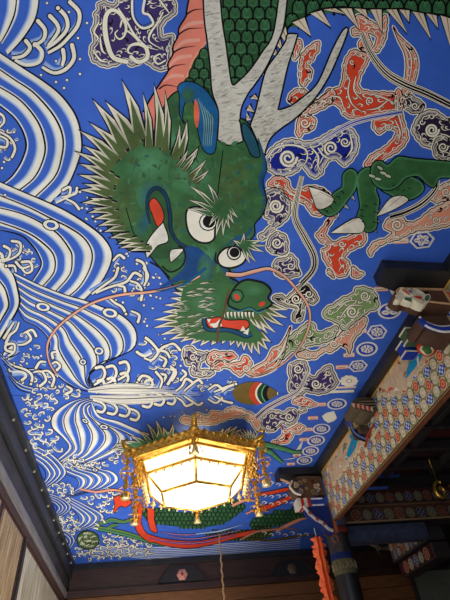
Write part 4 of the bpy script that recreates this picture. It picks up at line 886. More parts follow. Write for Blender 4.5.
# ------------------------------------------------------------ the great painted beam
GX, GZ0, GZ1, GY0, GY1 = 3.25, 3.99, 4.87, 0.6, 8.12
beam = empty('painted_beam', (3.5, 5, GZ0), label='huge beam of coloured brocade roundels running along the black frame to the column', category='beam')
m = MB(); m.box((GX, GY0, GZ0), (3.36, GY1, GZ1)); m.build('timber', M['brown_wood'], beam, bevel=.012)
def GF(u, v, h): return Vector((GX - .004 - h, u, v))     # left face: u along, v up
def brocade(P, u0, u1, v0, v1, s, h=1, seed=1, ground=None, dim=0.0):
    random.seed(seed); P.lay(h); SHADE_BROWN = rgb(58, 40, 36); K = lambda *c: mix(rgb(*c), SHADE_BROWN, dim)  # dim mixes in dull brown, painting the beams' shade into their colours
    n = max(2, int((u1 - u0) / .3))
    for k in range(n): a, b = u0 + (u1 - u0) * k / n, u0 + (u1 - u0) * (k + 1) / n; P.raw([Vector((a, v0)), Vector((b, v0)), Vector((b, v1)), Vector((a, v1))], [(0, 1, 2, 3)], [ground or rgb(150, 140, 96)] * 4)
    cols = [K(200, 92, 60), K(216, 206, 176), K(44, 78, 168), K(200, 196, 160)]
    j = 0; v = v0 + s * .5
    while v < v1 - s * .3:
        i = 0; u = u0 + s * (.5 if j % 2 else 1.0)
        while u < u1 - s * .4:
            k = (i + 2 * j + (j // 2)) % 4; c = cols[k]
            P.lay(h + 1); P.dot(u, v, s * .46, K(222, 208, 176) if k != 1 else K(120, 130, 90), s * .46, seg=12)
            P.lay(h + 2); P.dot(u, v, s * .40, c, s * .40, seg=10)
            if k == 2: P.lay(h + 3); [P.dot(u + s*.2*math.cos(t*PI/2), v + s*.2*math.sin(t*PI/2), s*.12, K(200, 208, 228), seg=6) for t in range(4)]
            elif k == 0: P.lay(h + 3); P.dot(u, v, s * .24, K(226, 150, 116), seg=6); P.lay(h + 4); P.dot(u, v, s * .13, K(200, 84, 54), seg=6)
            else: P.lay(h + 3); P.dot(u, v, s * .25, K(206, 156, 128), seg=6); P.lay(h + 4); P.dot(u, v, s * .18, K(226, 214, 188), seg=6)
            P.lay(h + 2); g = K(84, 120, 66) if (i + j) % 2 else K(60, 80, 140)
            P.raw([Vector((u + s*.5 - s*.16, v)), Vector((u + s*.5, v - s*.2)), Vector((u + s*.5 + s*.16, v)), Vector((u + s*.5, v + s*.2))], [(0, 1, 2, 3)], [g] * 4)
            P.raw([Vector((u - s*.1, v + s*.5)), Vector((u, v + s*.4)), Vector((u + s*.1, v + s*.5)), Vector((u, v + s*.6))], [(0, 1, 2, 3)], [K(190, 76, 56)] * 4)
            u += s; i += 1
        v += s * .86; j += 1
P = Paint(GF); brocade(P, GY0 + .01, GY1 - .01, GZ0 + .01, GZ1 - .01, .158, 1, 5)
P.build('brocade', M['brocade'], beam)
P = Paint(GF)    # pictorial cartouche on the upper half, with cloud-shaped lower edge
for a, b, sd in ((3.35, 5.25, 1), (5.75, 7.75, 2)):
    random.seed(sd); n = 40
    low = [(a + (b - a) * k / n, 4.50 - .06 * abs(math.sin(k * .9)) + (.30 * max(0, (k / n - .75) / .25) if sd == 1 else .2 * max(0, (.2 - k / n) / .2))) for k in range(n + 1)]
    q = [(b, GZ1 - .02), (a, GZ1 - .02)] + low
    P.lay(12); P.fill(q, rgb(206, 180, 150), False); P.ribbon([Vector(p) for p in low], .02, [rgb(226, 210, 170)])
    P.lay(13)
    for x, y, rx, ry, an in ((a + .45, 4.73, .34, .09, .1), (a + .72, 4.63, .42, .08, -.15), (a + .35, 4.6, .24, .06, .3), (a + .9, 4.56, .28, .03, 0)): P.dot(x, y, rx, rgb(28, 142, 186), ry, ang=an)
    for k in range(22):
        x, y = random.uniform(a + .1, b - .1), random.uniform(4.52, 4.84); L = random.uniform(.06, .22); an = random.uniform(-.9, .9)
        c = random.choice([rgb(212, 96, 62), rgb(232, 226, 206), rgb(150, 110, 80), rgb(120, 120, 96), rgb(228, 150, 110), rgb(60, 64, 60)])
        P.lay(14 + k % 4); P.ribbon(sm([(x, y), (x + L * .5 * math.cos(an) , y + L * .5 * math.sin(an) + .03), (x + L * math.cos(an), y + L * math.sin(an))]), [.008, random.uniform(.02, .05), .006], [c])
P.lay(20); P.ribbon([Vector((GY0, GZ1 - .012)), Vector((GY1, GZ1 - .012))], .024, [rgb(222, 170, 80)])
P.build('painted_scene', M['brocade'], beam)
def GU(u, v, h): return Vector((GX + v, u, GZ0 - .004 - h))
P = Paint(GU); P.lay(1)
for k in range(20):
    a, b = GY0 + (GY1 - GY0) * k / 20, GY0 + (GY1 - GY0) * (k + 1) / 20; P.raw([Vector((a, 0)), Vector((b, 0)), Vector((b, .105)), Vector((a, .105))], [(0, 1, 2, 3)], [rgb(120, 72, 52)] * 4)
P.lay(2)
for k in range(26):
    u = GY0 + .1 + k * .25; P.ribbon(sm([(u, .04), (u + .06, .08), (u + .13, .05), (u + .2, .09)]), [.012, .02, .01], [rgb(140, 96, 68) if k % 2 else rgb(108, 84, 60)])
P.lay(3); P.ribbon([Vector((GY0, .006)), Vector((GY1, .006))], .012, [rgb(214, 180, 120)]); P.build('painted_underside', M['brocade'], beam)

# ------------------------------------------------------------ carved brackets
def scroll(cx, cy, r, a0, turns, n=28): return [(cx + r * (1 - .8 * k / n) * math.cos(a0 + turns * 2*PI * k / n), cy + r * (1 - .8 * k / n) * math.sin(a0 + turns * 2*PI * k / n)) for k in range(n + 1)]
def nose(x_tip, x_base, z0, z1):
    """outline of a beam nose in x-z: upturned rounded tip, scooped underside"""
    L = x_base - x_tip; Hh = z1 - z0
    return [(p.x, p.y) for p in sm([(x_base, z1, 1), (x_tip + L*.3, z1 - Hh*.02), (x_tip + L*.08, z1 - Hh*.05), (x_tip, z1 - Hh*.35), (x_tip + L*.1, z1 - Hh*.62), (x_tip + L*.25, z1 - Hh*.55), (x_tip + L*.38, z1 - Hh*.75), (x_tip + L*.6, z0 + Hh*.12), (x_base, z0, 1)], True, 5)]
def bm(name, poly, y0, y1, col, parent, mat='brocade'):
    m = MB(); m.prism(poly, 1, y0, y1, col); return m.build(name, M[mat], parent, bevel=.008)
def outline(poly, y, wd, col, m):
    m.tube([(p[0], y, p[1]) for p in poly] + [(poly[0][0], y, poly[0][1])], wd, 5, col, False)
# near bracket set at the upper right
b1 = empty('bracket_cluster', (3.0, 3.4, 4.3), label='stack of blue, red and brown painted bracket arms at the right picture edge', category='bracket')
arm = bm('bracket_arm', nose(2.62, 3.24, 4.60, 4.86), 3.2, 3.42, rgb(92, 66, 52), b1)
m = MB(); outline(nose(2.64, 3.23, 4.62, 4.85), 3.195, .014, rgb(206, 160, 120), m)
for k in range(5): m.box((2.70 + k*.07, 3.185, 4.74), (2.735 + k*.07, 3.2, 4.80), rgb(34, 28, 28))
sub(m, 'arm_molding', M['brocade'], arm)
for k, (x, z, an, c_) in enumerate(((2.60, 4.64, .5, rgb(226, 218, 196)), (2.68, 4.60, -.3, rgb(70, 110, 80)), (2.72, 4.69, 1.3, rgb(60, 92, 170)), (2.78, 4.62, .1, rgb(196, 70, 50)), (2.83, 4.70, -.9, rgb(226, 218, 196)), (2.76, 4.56, -.6, rgb(222, 206, 170)), (2.87, 4.60, .9, rgb(72, 100, 76)), (2.66, 4.68, 2.2, rgb(206, 120, 90)))):
    def leaf(r): return [(x + r * math.cos(t) * math.cos(an) - r * .42 * math.sin(t) * math.sin(an), z + r * math.cos(t) * math.sin(an) + r * .42 * math.sin(t) * math.cos(an)) for t in [q * PI / 5 for q in range(10)]]
    lf = bm('carved_leaf', leaf(.075), 3.13 - .006 * k, 3.2, rgb(226, 216, 190), b1); mm = MB(); mm.prism(leaf(.052), 1, 3.118 - .006 * k, 3.135 - .006 * k, c_); sub(mm, 'leaf_heart', M['brocade'], lf)
a2 = bm('bracket_arm', nose(2.86, 3.24, 4.34, 4.60), 3.36, 3.66, rgb(84, 62, 52), b1)
m = MB(); pl = sm([(2.88, 4.52), (2.92, 4.44), (3.06, 4.38), (3.24, 4.40)]); m.tube([(p.x, 3.345, p.y) for p in pl], .035, 6, rgb(34, 58, 150)); m.tube([(p.x, 3.335, p.y + .035) for p in pl], .013, 6, rgb(226, 222, 216)); m.tube([(p.x, 3.335, p.y - .035) for p in pl], .013, 6, rgb(226, 222, 216))
sub(m, 'blue_scroll', M['brocade'], a2)
for i, (x, y, z, c1) in enumerate(((3.02, 3.80, 4.62, rgb(70, 96, 70)), (3.14, 3.66, 4.56, rgb(180, 60, 42)), (3.03, 3.98, 4.56, rgb(36, 62, 160)), (3.2, 3.52, 4.54, rgb(40, 60, 140)))):
    m = MB(); m.box((x - .07, y - .08, z - .06), (min(3.24, x + .10), y + .08, z + .12), c1); o = m.build('bearing_block', M['brocade'], b1, bevel=.012)
    m = MB()
    for zz in (-.05, .095): m.box((x - .077, y - .087, z + zz), (min(3.242, x + .107), y + .087, z + zz + .018), rgb(226, 214, 186))
    sub(m, 'block_edge', M['brocade'], o)
m = MB(); m.lathe((3.12, 3.74, 4.44), [(0, -.08), (.07, -.07), (.11, 0), (.10, .07), (.04, .1)], 14, rgb(200, 70, 44)); o = m.build('drum', M['brocade'], b1, smooth=True)
m = MB(); m.lathe((3.08, 3.70, 4.41), [(0, -.075), (.055, -.065), (.08, 0), (.04, .05)], 14, rgb(228, 214, 176)); sub(m, 'drum_ring', M['brocade'], o, smooth=True)
m = MB(); m.lathe((3.06, 3.68, 4.40), [(0, -.08), (.035, -.07), (.055, -.01), (.02, .04)], 14, rgb(66, 106, 58)); sub(m, 'drum_center', M['brocade'], o, smooth=True)

# middle bracket: carved beast head poking through under the frame
b2 = empty('beast_bracket', (3.05, 5.5, 4.5), label='grey-brown carved beast-head bracket with red mane, halfway along the painted beam', category='bracket')
hd = [(p.x, p.y) for p in sm([(3.24, 4.82, 1), (3.08, 4.83), (2.94, 4.80), (2.88, 4.72), (2.91, 4.65), (3.0, 4.63), (3.04, 4.60), (3.12, 4.58), (3.24, 4.62, 1)], True, 5)]
o = bm('head', hd, 5.42, 5.78, rgb(92, 80, 64), b2)
m = MB()
for k in range(7): m.tube([(p.x, 5.41, p.y) for p in sm([(2.91 + .018*k, 4.665 + .018*k), (3.0 + .012*k, 4.66 + .02*k), (3.1, 4.64 + .024*k), (3.22, 4.65 + .022*k)])], [.005, .012, .012, .005] if False else .009, 5, rgb(150, 134, 108) if k % 2 else rgb(56, 46, 38))
sub(m, 'groove', M['brocade'], o)
m = MB()
for k in range(9):
    x = 2.88 + k * .032; z = 4.69 - .008 * k; y = 5.39
    m.add([(x - .02, y, z + .03), (x + .03, y, z + .03), (x - .01, y - .03, z - .07), (x + .005, y + .05, z + .02)], [(0, 1, 2), (1, 3, 2), (3, 0, 2), (0, 3, 1)], rgb(196, 60, 44) if k % 2 else rgb(222, 200, 170))
m.build('jagged_mane', M['brocade'], b2)
m = MB(); pl = sm([(3.16, 4.44), (3.10, 4.36), (3.13, 4.26), (3.2, 4.2)]); 
arc = sm([(3.20, 4.80), (3.08, 4.74), (3.04, 4.62), (3.08, 4.50), (3.20, 4.42)])
m.tube([(p.x, 5.95, p.y) for p in arc], .035, 8, rgb(30, 32, 40)); o = m.build('curved_strut', M['brocade'], b2, smooth=True)
m = MB(); m.tube([(p.x - .03, 5.90, p.y) for p in arc], .014, 6, rgb(96, 120, 190)); sub(m, 'strut_stripe', M['brocade'], o)
for x, z, c in ((3.12, 4.66, rgb(150, 136, 92)), (3.16, 4.56, rgb(86, 70, 60)), (3.1, 4.78, rgb(60, 66, 120))):
    m = MB(); m.box((x - .08, 5.82, z - .07), (min(3.24, x + .12), 6.1, z + .05), c); m.build('bearing_block', M['brocade'], b2, bevel=.015)
m = MB(); m.tube([(3.22, 5.62, 4.50), (3.16, 5.8, 4.42), (3.18, 6.0, 4.34)], .016, 6, rgb(150, 60, 44)); m.tube([(3.22, 5.5, 4.40), (3.14, 5.7, 4.3)], .018, 6, rgb(206, 190, 160)); m.build('tie_rod', M['brocade'], b2)

# far bracket set above the column
b3 = empty('bracket_cluster', (2.9, 8.3, 4.1), label='brown carved bracket with blue and white striped block above the column', category='bracket')
hd = [(p.x, p.y) for p in sm([(3.24, 4.80, 1), (2.80, 4.82), (2.66, 4.72), (2.62, 4.58), (2.72, 4.46), (2.84, 4.44), (2.96, 4.40), (3.10, 4.46), (3.24, 4.44, 1)], True, 5)]
o = bm('carved_head', hd, 8.16, 8.40, rgb(98, 76, 58), b3)
m = MB(); random.seed(9)
for k in range(22):
    x, z = random.uniform(2.68, 3.14), random.uniform(4.48, 4.76); r = random.uniform(.03, .055)
    m.tube([(p[0], 8.15, p[1]) for p in scroll(x, z, r, random.uniform(0, 6), 1.2, 10)], .011, 5, random.choice([rgb(160, 130, 96), rgb(60, 44, 36), rgb(206, 190, 160), rgb(120, 60, 44), rgb(70, 74, 110)]))
sub(m, 'carving', M['brocade'], o)
m = MB(); m.tube([(p.x, 8.12, p.y) for p in sm([(2.64, 4.72), (2.58, 4.62), (2.66, 4.50), (2.76, 4.46)])], .022, 6, rgb(226, 220, 206)); m.tube([(p.x, 8.11, p.y) for p in sm([(2.42, 4.76), (2.52, 4.72), (2.62, 4.66)])], .02, 6, rgb(206, 160, 120)); m.build('tusk', M['brocade'], b3, smooth=True)
m = MB()
for k in range(8): m.box((2.66 + k * .062, 8.10, 4.24), (2.66 + (k + 1) * .062, 8.36, 4.40), (rgb(214, 206, 190), rgb(170, 54, 44))[k % 2] if k < 4 else rgb(44, 66, 150))
o = m.build('striped_block', M['brocade'], b3)
m = MB(); m.box((2.92, 8.09, 4.25), (3.14, 8.1, 4.275), rgb(214, 216, 224)); m.box((2.92, 8.09, 4.36), (3.14, 8.1, 4.385), rgb(214, 216, 224)); sub(m, 'white_line', M['brocade'], o)
ns = [(3.22, 4.24), (2.80, 4.24), (2.84, 4.14), (2.94, 4.04), (3.02, 3.98), (3.10, 3.86), (3.22, 3.80)]
o = bm('blue_nose', ns, 8.12, 8.36, rgb(34, 48, 110), b3)
m = MB(); m.tube([(2.76, 8.10, 4.26), (2.84, 8.10, 4.12), (2.94, 8.10, 4.02), (3.04, 8.10, 3.96), (3.12, 8.10, 3.86), (3.2, 8.1, 3.82)], .028, 6, rgb(190, 186, 186)); 
for k, (x, z) in enumerate(((2.84, 4.13), (2.95, 4.02), (3.06, 3.94))): m.lathe((x, 8.08, z), [(0, -.04), (.04, 0), (0, .04)], 8, rgb(150, 70, 60))
sub(m, 'nose_edge', M['brocade'], o)
m = MB(); m.box((3.24, 8.125, 3.8), (3.30, 8.2, 4.3), rgb(170, 96, 70)); m.build('end_strip', M['brocade'], b3)
# rod with discs dropping beside the column
# ------------------------------------------------------------ column
col = empty('temple_column', (3.37, 8.42, 0), label='round black column with painted collar, standing under the end of the painted beam', category='column')
m = MB(); m.lathe((3.37, 8.42, 0), [(.19, 0), (.19, 3.22)], 28); m.build('shaft', M['black_lacquer'], col, smooth=True)
m = MB(); m.lathe((3.37, 8.42, 0), [(.194, 3.2), (.2, 3.24), (.197, 3.42)], 28, rgb(104, 100, 72)); o = m.build('painted_collar', M['brocade'], col, smooth=True)
m = MB(); 
for k in range(14): a = 2*PI*k/14; m.tube([(3.37 + .205*math.cos(a + t*.25), 8.42 + .205*math.sin(a + t*.25), 3.27 + .11*math.sin(t*3)) for t in (0, .5, 1)], .012, 5, rgb(150, 140, 104))
sub(m, 'collar_curl', M['brocade'], o)
m = MB(); m.lathe((3.37, 8.42, 0), [(.195, 3.42), (.2, 3.46), (.196, 3.52)], 28, rgb(34, 50, 100)); m.build('blue_band', M['brocade'], col, smooth=True)
m = MB(); m.lathe((3.37, 8.42, 0), [(.19, 3.52), (.19, 3.84)], 28); m.build('neck', M['dark_wood'], col, smooth=True)
m = MB(); m.lathe((3.37, 8.42, 0), [(.16, 3.82), (.23, 3.86), (.23, 3.92), (.19, 3.95)], 28, rgb(120, 54, 44)); m.build('red_capital', M['brocade'], col, smooth=True)
m = MB(); m.tube([(3.24 + .05*math.cos(t), 8.2, 3.72 + .06*math.sin(t)) for t in [k*PI/6 for k in range(13)]], .012, 6, rgb(150, 90, 84)); m.build('ring', M['brocade'], col)

# ------------------------------------------------------------ transverse beams to the right of the column
t1 = empty('cross_beam', (5.5, 8.6, 3.9), label='dim red-brown brocade beam crossing from column to right edge', category='beam')
m = MB(); m.box((3.62, 8.44, 4.02), (9.2, 8.8, 4.62)); m.build('timber', M['dark_wood'], t1, bevel=.01)
def TF(u, v, h): return Vector((u, 8.436 - h, v))
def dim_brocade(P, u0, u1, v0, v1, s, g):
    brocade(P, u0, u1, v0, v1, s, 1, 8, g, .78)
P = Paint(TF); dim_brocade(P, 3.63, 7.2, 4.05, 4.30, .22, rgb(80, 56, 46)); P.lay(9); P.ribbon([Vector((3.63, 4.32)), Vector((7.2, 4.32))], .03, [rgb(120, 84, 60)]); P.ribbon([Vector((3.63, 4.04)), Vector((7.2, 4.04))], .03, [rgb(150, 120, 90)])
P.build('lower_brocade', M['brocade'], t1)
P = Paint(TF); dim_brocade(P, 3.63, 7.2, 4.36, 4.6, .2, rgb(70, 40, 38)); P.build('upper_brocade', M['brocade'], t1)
t2 = empty('cross_beam', (4.6, 8.7, 3.7), label='low dark blue tie beam with pale curl painting, right of the column', category='beam')
m = MB(); m.box((3.55, 8.5, 3.72), (5.2, 8.74, 4.0)); m.build('timber', noise_mat('dull_blue', rgb(38, 44, 66), rgb(58, 66, 92), .6, 0, 6), t2, bevel=.01)
P = Paint(lambda u, v, h: Vector((u, 8.492 - h, v)))
for k in range(7):
    x = 3.7 + k * .19
    for j in range(3): P.lay(2); P.ribbon(sm([(x + .05*j, 3.78 + .06*j), (x + .1 + .03*j, 3.86 + .03*j), (x + .2, 3.80 + .05*j), (x + .26, 3.88)]), .012, [rgb(84, 92, 118)])
P.build('curl_painting', M['brocade'], t2)
t3 = empty('side_beam', (5.6, 9.8, 3.5), label='short brocade beam low at the right, above the dull grey-green board', category='beam')
m = MB(); m.box((5.4, 8.95, 3.80), (5.8, 10.6, 4.24)); m.box((5.45, 8.95, 3.49), (5.8, 10.5, 3.76)); m.build('timber', M['dark_wood'], t3, bevel=.01)
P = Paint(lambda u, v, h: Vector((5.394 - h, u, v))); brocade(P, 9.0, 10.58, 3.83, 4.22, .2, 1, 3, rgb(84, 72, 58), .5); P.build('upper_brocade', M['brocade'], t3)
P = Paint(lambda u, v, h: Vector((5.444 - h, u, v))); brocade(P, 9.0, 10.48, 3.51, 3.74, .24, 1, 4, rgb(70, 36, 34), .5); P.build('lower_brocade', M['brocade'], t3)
m = MB(); m.tube([(5.19, 10.58, 4.12), (4.98, 10.56, 4.2), (4.74, 10.55, 4.25)], [.05, .035, .012], 6); m.tube([(5.06, 10.56, 4.17), (5.11, 10.53, 3.96)], [.02, .006], 6); m.tube([(5.42, 10.6, 4.12), (5.16, 10.58, 4.12)], .05, 6); m.build('carved_nose', M['carved'], t3, smooth=True)
# pale board high on the far wall
c0 = ony(412, 572, 13.7); c1 = ony(452, 600, 13.7)
g = empty('wall_board', (c0.x + .8, 13.7, 2.4), label='plain dull grey-green board on the far wall at the bottom right corner', category='board')
m = MB(); m.box((c0.x, 13.72, c1.z - .9), (c0.x + 1.6, 13.8, c0.z)); m.build('board', noise_mat('grey_green', rgb(96, 100, 92), rgb(112, 116, 106), .7), g, bevel=.01)
m = MB(); m.box((c0.x - .08, 13.70, c0.z), (c0.x + 1.68, 13.8, c0.z + .08)); m.box((c0.x - .08, 13.70, c1.z - .9), (c0.x, 13.8, c0.z)); m.build('board_frame', M['dark_wood'], g, bevel=.01)
# coffered dark ceiling right of the beam
cf = empty('coffered_ceiling', (6, 5, 4.75), label='dark coffered ceiling with faint red panels, right of the painted beam', category='ceiling')
m = MB()
for k in range(10): m.box((3.64, 1.5 + k * .8, 4.80), (9.2, 1.6 + k * .8, 4.95))
for k in range(6): m.box((3.64 + k * 1.0, 1.5, 4.83), (3.74 + k * 1.0, 8.4, 4.98))
m.build('coffer_rib', M['dark_wood'], cf, bevel=.01)
m = MB()
for k in range(9):
    for j in range(5): cx, cy = 4.19 + j, 1.95 + k * .8; m.prism([(cx - .36, cy), (cx - .2, cy - .24), (cx + .2, cy - .24), (cx + .36, cy), (cx + .2, cy + .24), (cx - .2, cy + .24)], 2, 4.96, 4.99, rgb(72, 34, 34) if (k + j) % 2 else rgb(58, 40, 44))
m.build('coffer_panel', M['brocade'], cf)
m = MB(); c = ony(441, 491, 7.6); pts = scroll(0, 0, .17, 1.2, 1.25); m.tube([(c.x + a * .8, c.y, c.z + b) for a, b in pts], .03, 8); m.tube([(c.x + .2, c.y, c.z + .1), (c.x + .32, c.y, c.z - .02), (c.x + .3, c.y, c.z - .14)], .025, 8)
m.tube([(c.x, c.y, c.z + .17), (c.x + .02, c.y, 4.82)], .006, 5)
m.build('gold_scroll', M['gold'], None, smooth=True, label='small gilt scroll ornament glowing in the dark at the right edge', category='ornament')

# ------------------------------------------------------------ orange streamer beside the column
o = empty('paper_streamer', (3.1, 8.1, 2.2), label='orange folded zigzag cloth streamer hanging beside the black column', category='streamer')
ln = [(316.5,537),(319,548),(321,560),(324,574),(327,588),(330,602),(334,622)]
pts = [ony(x, y, 8.02) for x, y in ln]
random.seed(2)
for s_, nm, off in ((1, 'front_fold', 0), (-1, 'back_fold', .05)):
    m = MB(); vs = []; L = sm([(p.x, p.z) for p in pts], False, 5); n = len(L)
    for i, p in enumerate(L):
        wv = .085 + .03 * math.sin(i * 1.9) + (.02 if i % 4 == 0 else 0); wl_ = .07 + .05 * (1 if (i // 2) % 3 == 0 else 0)
        if i == 0: wv = wl_ = .03
        for k, (dx, dy) in enumerate(((-wl_, .0), (-.03, -.05), (.02, .02), (.05, -.04), (wv, .01))): vs.append((p.x + dx * s_ + (.02 if s_ < 0 else 0), 8.02 + off + dy + .01 * math.sin(i), p.y))
    m.add(vs, [(i*5+k, i*5+k+1, (i+1)*5+k+1, (i+1)*5+k) for i in range(n - 1) for k in range(4)]); ob = m.build(nm, M['orange_cloth'], o)
    md = ob.modifiers.new('thickness', 'SOLIDIFY'); md.thickness = .006
m = MB(); m.tube([pts[0], (pts[0].x, 8.05, 3.86)], .006, 6); m.build('string', M['white_metal'], o)

# ------------------------------------------------------------ hanging cord at the back
m = MB(); t = onz(219, 534, H); n = 60; pp = [(t.x + .012 * math.sin(k * 1.3), t.y, 5.0 - k * (2.6 / n)) for k in range(n + 1)]; m.tube(pp, .022, 6)
m.build('hanging_rope', noise_mat('straw_cord', rgb(150, 116, 76), rgb(190, 156, 112), .8, 0, 30), None, label='thin tan cord hanging from the ceiling behind the lantern', category='cord')
# ------------------------------------------------------------ the lantern
LX, LY, ROTZ = .572, 5.472, -.096
def hexp(r, z, i): a = ROTZ - PI/2 + i * PI/3; return Vector((LX + r * math.cos(a), LY + r * math.sin(a), z))
lan = empty('hanging_lantern', (LX, LY, 3.5), label='large glowing hexagonal gilt lantern with tassels under the painted ceiling', category='lantern')
def hexring(m, rings, closed_top=False, closed_bot=False):
    vs = []; fs = []
    for r, z in rings: vs += [hexp(r, z, i) for i in range(6)]
    for j in range(len(rings) - 1):
        for i in range(6): fs.append((j*6+i, j*6+(i+1)%6, (j+1)*6+(i+1)%6, (j+1)*6+i))
    if closed_bot: fs.append(tuple(range(6)))
    if closed_top: fs.append(tuple(len(vs) - 6 + i for i in range(6)))
    m.add(vs, fs)
# roof: soffit, upright carved fascia, low pyramid and crown
m = MB(); hexring(m, [(.74, 3.86), (.79, 3.85), (.83, 3.87), (.835, 3.97), (.79, 3.985), (.62, 4.02), (.4, 4.06), (.2, 4.10), (.09, 4.14), (.0, 4.16)]); hexring(m, [(.74, 3.86), (.72, 3.90), (.3, 3.95), (0, 3.95)])
roof = m.build('roof', M['gold'], lan, bevel=.004)
for i in range(6):
    m = MB(); n = 9; a, b = hexp(.835, 3.96, i), hexp(.835, 3.96, i + 1); out = ((a + b) / 2 - Vector((LX, LY, 4.0))).normalized()
    for k in range(n):
        c = a.lerp(b, (k + .5) / n); hgt = .018 + .012 * math.sin(PI * (k + .5) / n)
        m.tube([c + Vector((0, 0, .0)) - (b-a)/n*.48, c + Vector((0, 0, hgt)), c + (b-a)/n*.48], [.012, .02, .012], 6)
        m.tube([c - out * -.008 + Vector((0, 0, -.05)) + (b-a).normalized() * .02 * math.cos(t) + Vector((0, 0, .02 * math.sin(t))) for t in [q * PI / 3 for q in range(7)]], .006, 5)
    m.tube([hexp(.835, 3.875, i), hexp(.835, 3.875, i + 1)], .013, 6); sub(m, 'fascia_carving', M['gold'], roof, smooth=True)
for i in range(6):
    a = hexp(.8, 3.96, i); d = (hexp(1, 0, i) - Vector((LX, LY, 0))).normalized()
    m = MB(); m.tube([a, a + d*.08 + Vector((0,0,.01)), a + d*.15 + Vector((0,0,.05)), a + d*.17 + Vector((0,0,.10)), a + d*.13 + Vector((0,0,.13)), a + d*.10 + Vector((0,0,.11))], [.04, .036, .03, .024, .02, .012], 8)
    sub(m, 'corner_curl', M['gold'], roof, smooth=True)
m = MB(); m.lathe((LX, LY, 4.15), [(.05, -.02), (.07, .02), (.05, .05), (.02, .07), (.02, .1)], 12); m.tube([(LX, LY, 4.2), (LX, LY, 4.299)], .014, 8); m.build('hanging_rod', M['gold'], lan, smooth=True)
# translucent panels, frame bars
RA, ZA, RB, ZB = .655, 3.715, .455, 3.53
for k, (r0, z0, r1, z1) in enumerate(((.71, 3.86, RA + .015, ZA + .02), (RA, ZA, RB, ZB))):
    for i in range(6):
        q = [hexp(r0, z0, i), hexp(r0, z0, i+1), hexp(r1, z1, i+1), hexp(r1, z1, i)]; c = sum(q, Vector()) / 4; q = [c + (v - c) * .97 for v in q]; inn = (Vector((LX, LY, c.z)) - c).normalized() * .012
        m = MB(); m.add(q + [v + inn for v in q], [(0,1,2,3),(7,6,5,4),(0,4,5,1),(1,5,6,2),(2,6,7,3),(3,7,4,0)]); m.build(('upper_pane', 'side_pane')[k], M['glow'], lan)
m = MB(); m.add([hexp(RB, ZB, i) for i in range(6)] + [hexp(RB, ZB + .012, i) for i in range(6)], [(0,1,2,3,4,5), (11,10,9,8,7,6)]); m.build('bottom_pane', M['glow'], lan)
m = MB()
for i in range(6):
    for r0, z0, r1, z1, w_ in ((.72, 3.87, RA + .01, ZA + .01, .02), (RA, ZA, RB, ZB, .017)): m.tube([hexp(r0, z0, i), hexp(r1, z1, i)], w_, 6)
    for r, z, w_ in ((RA + .005, ZA, .02), (RB + .003, ZB, .017), (.72, 3.865, .022)): m.tube([hexp(r, z, i), hexp(r, z, i + 1)], w_, 6)
    c = Vector((LX, LY, ZB))
m.build('frame', M['gold'], lan, smooth=True)
# bell pendants round the lower ring
random.seed(12)
def bell(c, s=1.0):
    m = MB(); m.tube([c, c + Vector((0, 0, -.03 * s))], .0035 * s, 5)
    m.lathe(c + Vector((0, 0, -.055 * s)), [(.0, .03*s), (.014*s, .024*s), (.018*s, .006*s), (.026*s, -.012*s), (.026*s, -.016*s), (.0, -.014*s)], 8); m.tube([c + Vector((0, 0, -.07*s)), c + Vector((0, 0, -.095*s))], [.006*s, .010*s], 5); return m
for i in range(6):
    for k in range(6):
        c = hexp(.70, ZA - .015, i).lerp(hexp(.70, ZA - .015, i + 1), (k + .6) / 6.2); near = i in (0, 5)
        bell(c, .55 if near else 1.35).build('bell_pendant', M['pale_gold'], lan, smooth=True)
for i in range(6):
    m = MB(); m.tube([hexp(.70, ZA - .01, i), hexp(.70, ZA - .01, i+1)], .006, 5); m.build('pendant_rail', M['gold'], lan)
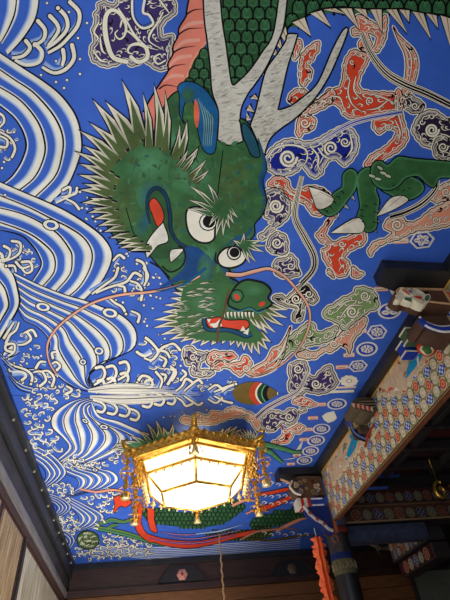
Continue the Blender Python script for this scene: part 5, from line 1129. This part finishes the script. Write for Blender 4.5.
# corner tassels: strung gilt leaves, rings and a bell
for i in range(6):
    L = (.17, .56, .50, .36, .56, .56)[i]; L = {0: .27, 1: .50, 2: .52, 3: .40, 4: .5, 5: .52}[i]
    a = hexp(.90, 3.98, i); m = MB(); m.tube([a, a + Vector((0, 0, -L))], .006, 5); st = m.build('tassel', M['gold'], lan)
    n = int(L / .05)
    m = MB()
    for k in range(n):
        z = -.04 - k * L / n; sw = .05 + .035 * math.sin(k * 1.7) + (.03 if k % 4 == 0 else 0)
        for j in range(7):
            an = j * 2*PI/7 + k * .8 + random.uniform(-.3, .3); d = Vector((math.cos(an), math.sin(an), 0)); p = a + Vector((0, 0, z)) + d * sw * random.uniform(.5, 1); t_ = Vector((-d.y, d.x, 0)); ln_ = random.uniform(.04, .075)
            m.add([p, p + t_ * .02 + Vector((0, 0, -ln_ * .5)), p + Vector((0, 0, -ln_)) + d * .006, p - t_ * .02 + Vector((0, 0, -ln_ * .5)), p + d * .008 + Vector((0, 0, -ln_ * .5)), p - d * .006 + Vector((0, 0, -ln_ * .5))], [(0,1,4),(1,2,4),(2,3,4),(3,0,4),(0,5,1),(1,5,2),(2,5,3),(3,5,0)])
            m.tube([a + Vector((0, 0, z + .01)), p], .003, 4)
    sub(m, 'leaf_pieces', M['gold'], st)
    m = MB(); m.lathe(a + Vector((0, 0, -L - .03)), [(0, .05), (.03, .035), (.036, .0), (.05, -.03), (0, -.028)], 10); sub(m, 'tassel_bell', M['pale_gold'], st, smooth=True)
    m = MB(); m.lathe(a + Vector((0, 0, -.05)), [(0, .04), (.05, .02), (.055, 0), (.05, -.02), (0, -.04)], 10); sub(m, 'tassel_cap', M['gold'], st, smooth=True)
# second inner tassels beside each side corner
for i in (1, 2, 4, 5):
    a = hexp(.76, 3.9, i); L = .34; m = MB(); m.tube([a, a + Vector((0, 0, -L))], .005, 5); st = m.build('tassel', M['gold'], lan); m = MB()
    for k in range(9):
        z = -.02 - k * L / 9
        for j in range(4):
            an = j * PI/2 + k; d = Vector((math.cos(an), math.sin(an), 0)); p = a + Vector((0, 0, z)) + d * random.uniform(.02, .05); m.lathe(p, [(0, .02), (.013, 0), (0, -.024)], 5)
    sub(m, 'leaf_pieces', M['gold'], st)
ld = bpy.data.lights.new('lantern_top_fill', 'POINT'); ld.energy = 45; ld.color = (1.0, .88, .68); ld.shadow_soft_size = .3
lb = bpy.data.objects.new('lantern_top_fill', ld); C.objects.link(lb); lb.location = (LX, LY, 3.75); lb.parent = lan; lb.location = (0, 0, .72)   # lamp added above the closed roof to lift the lantern's ceiling shadow

for_scale = 1.25      # the lantern is two metres across and hangs close under the ceiling
lan.location = EYE + (lan.location - EYE) * for_scale; lan.scale = (for_scale,) * 3
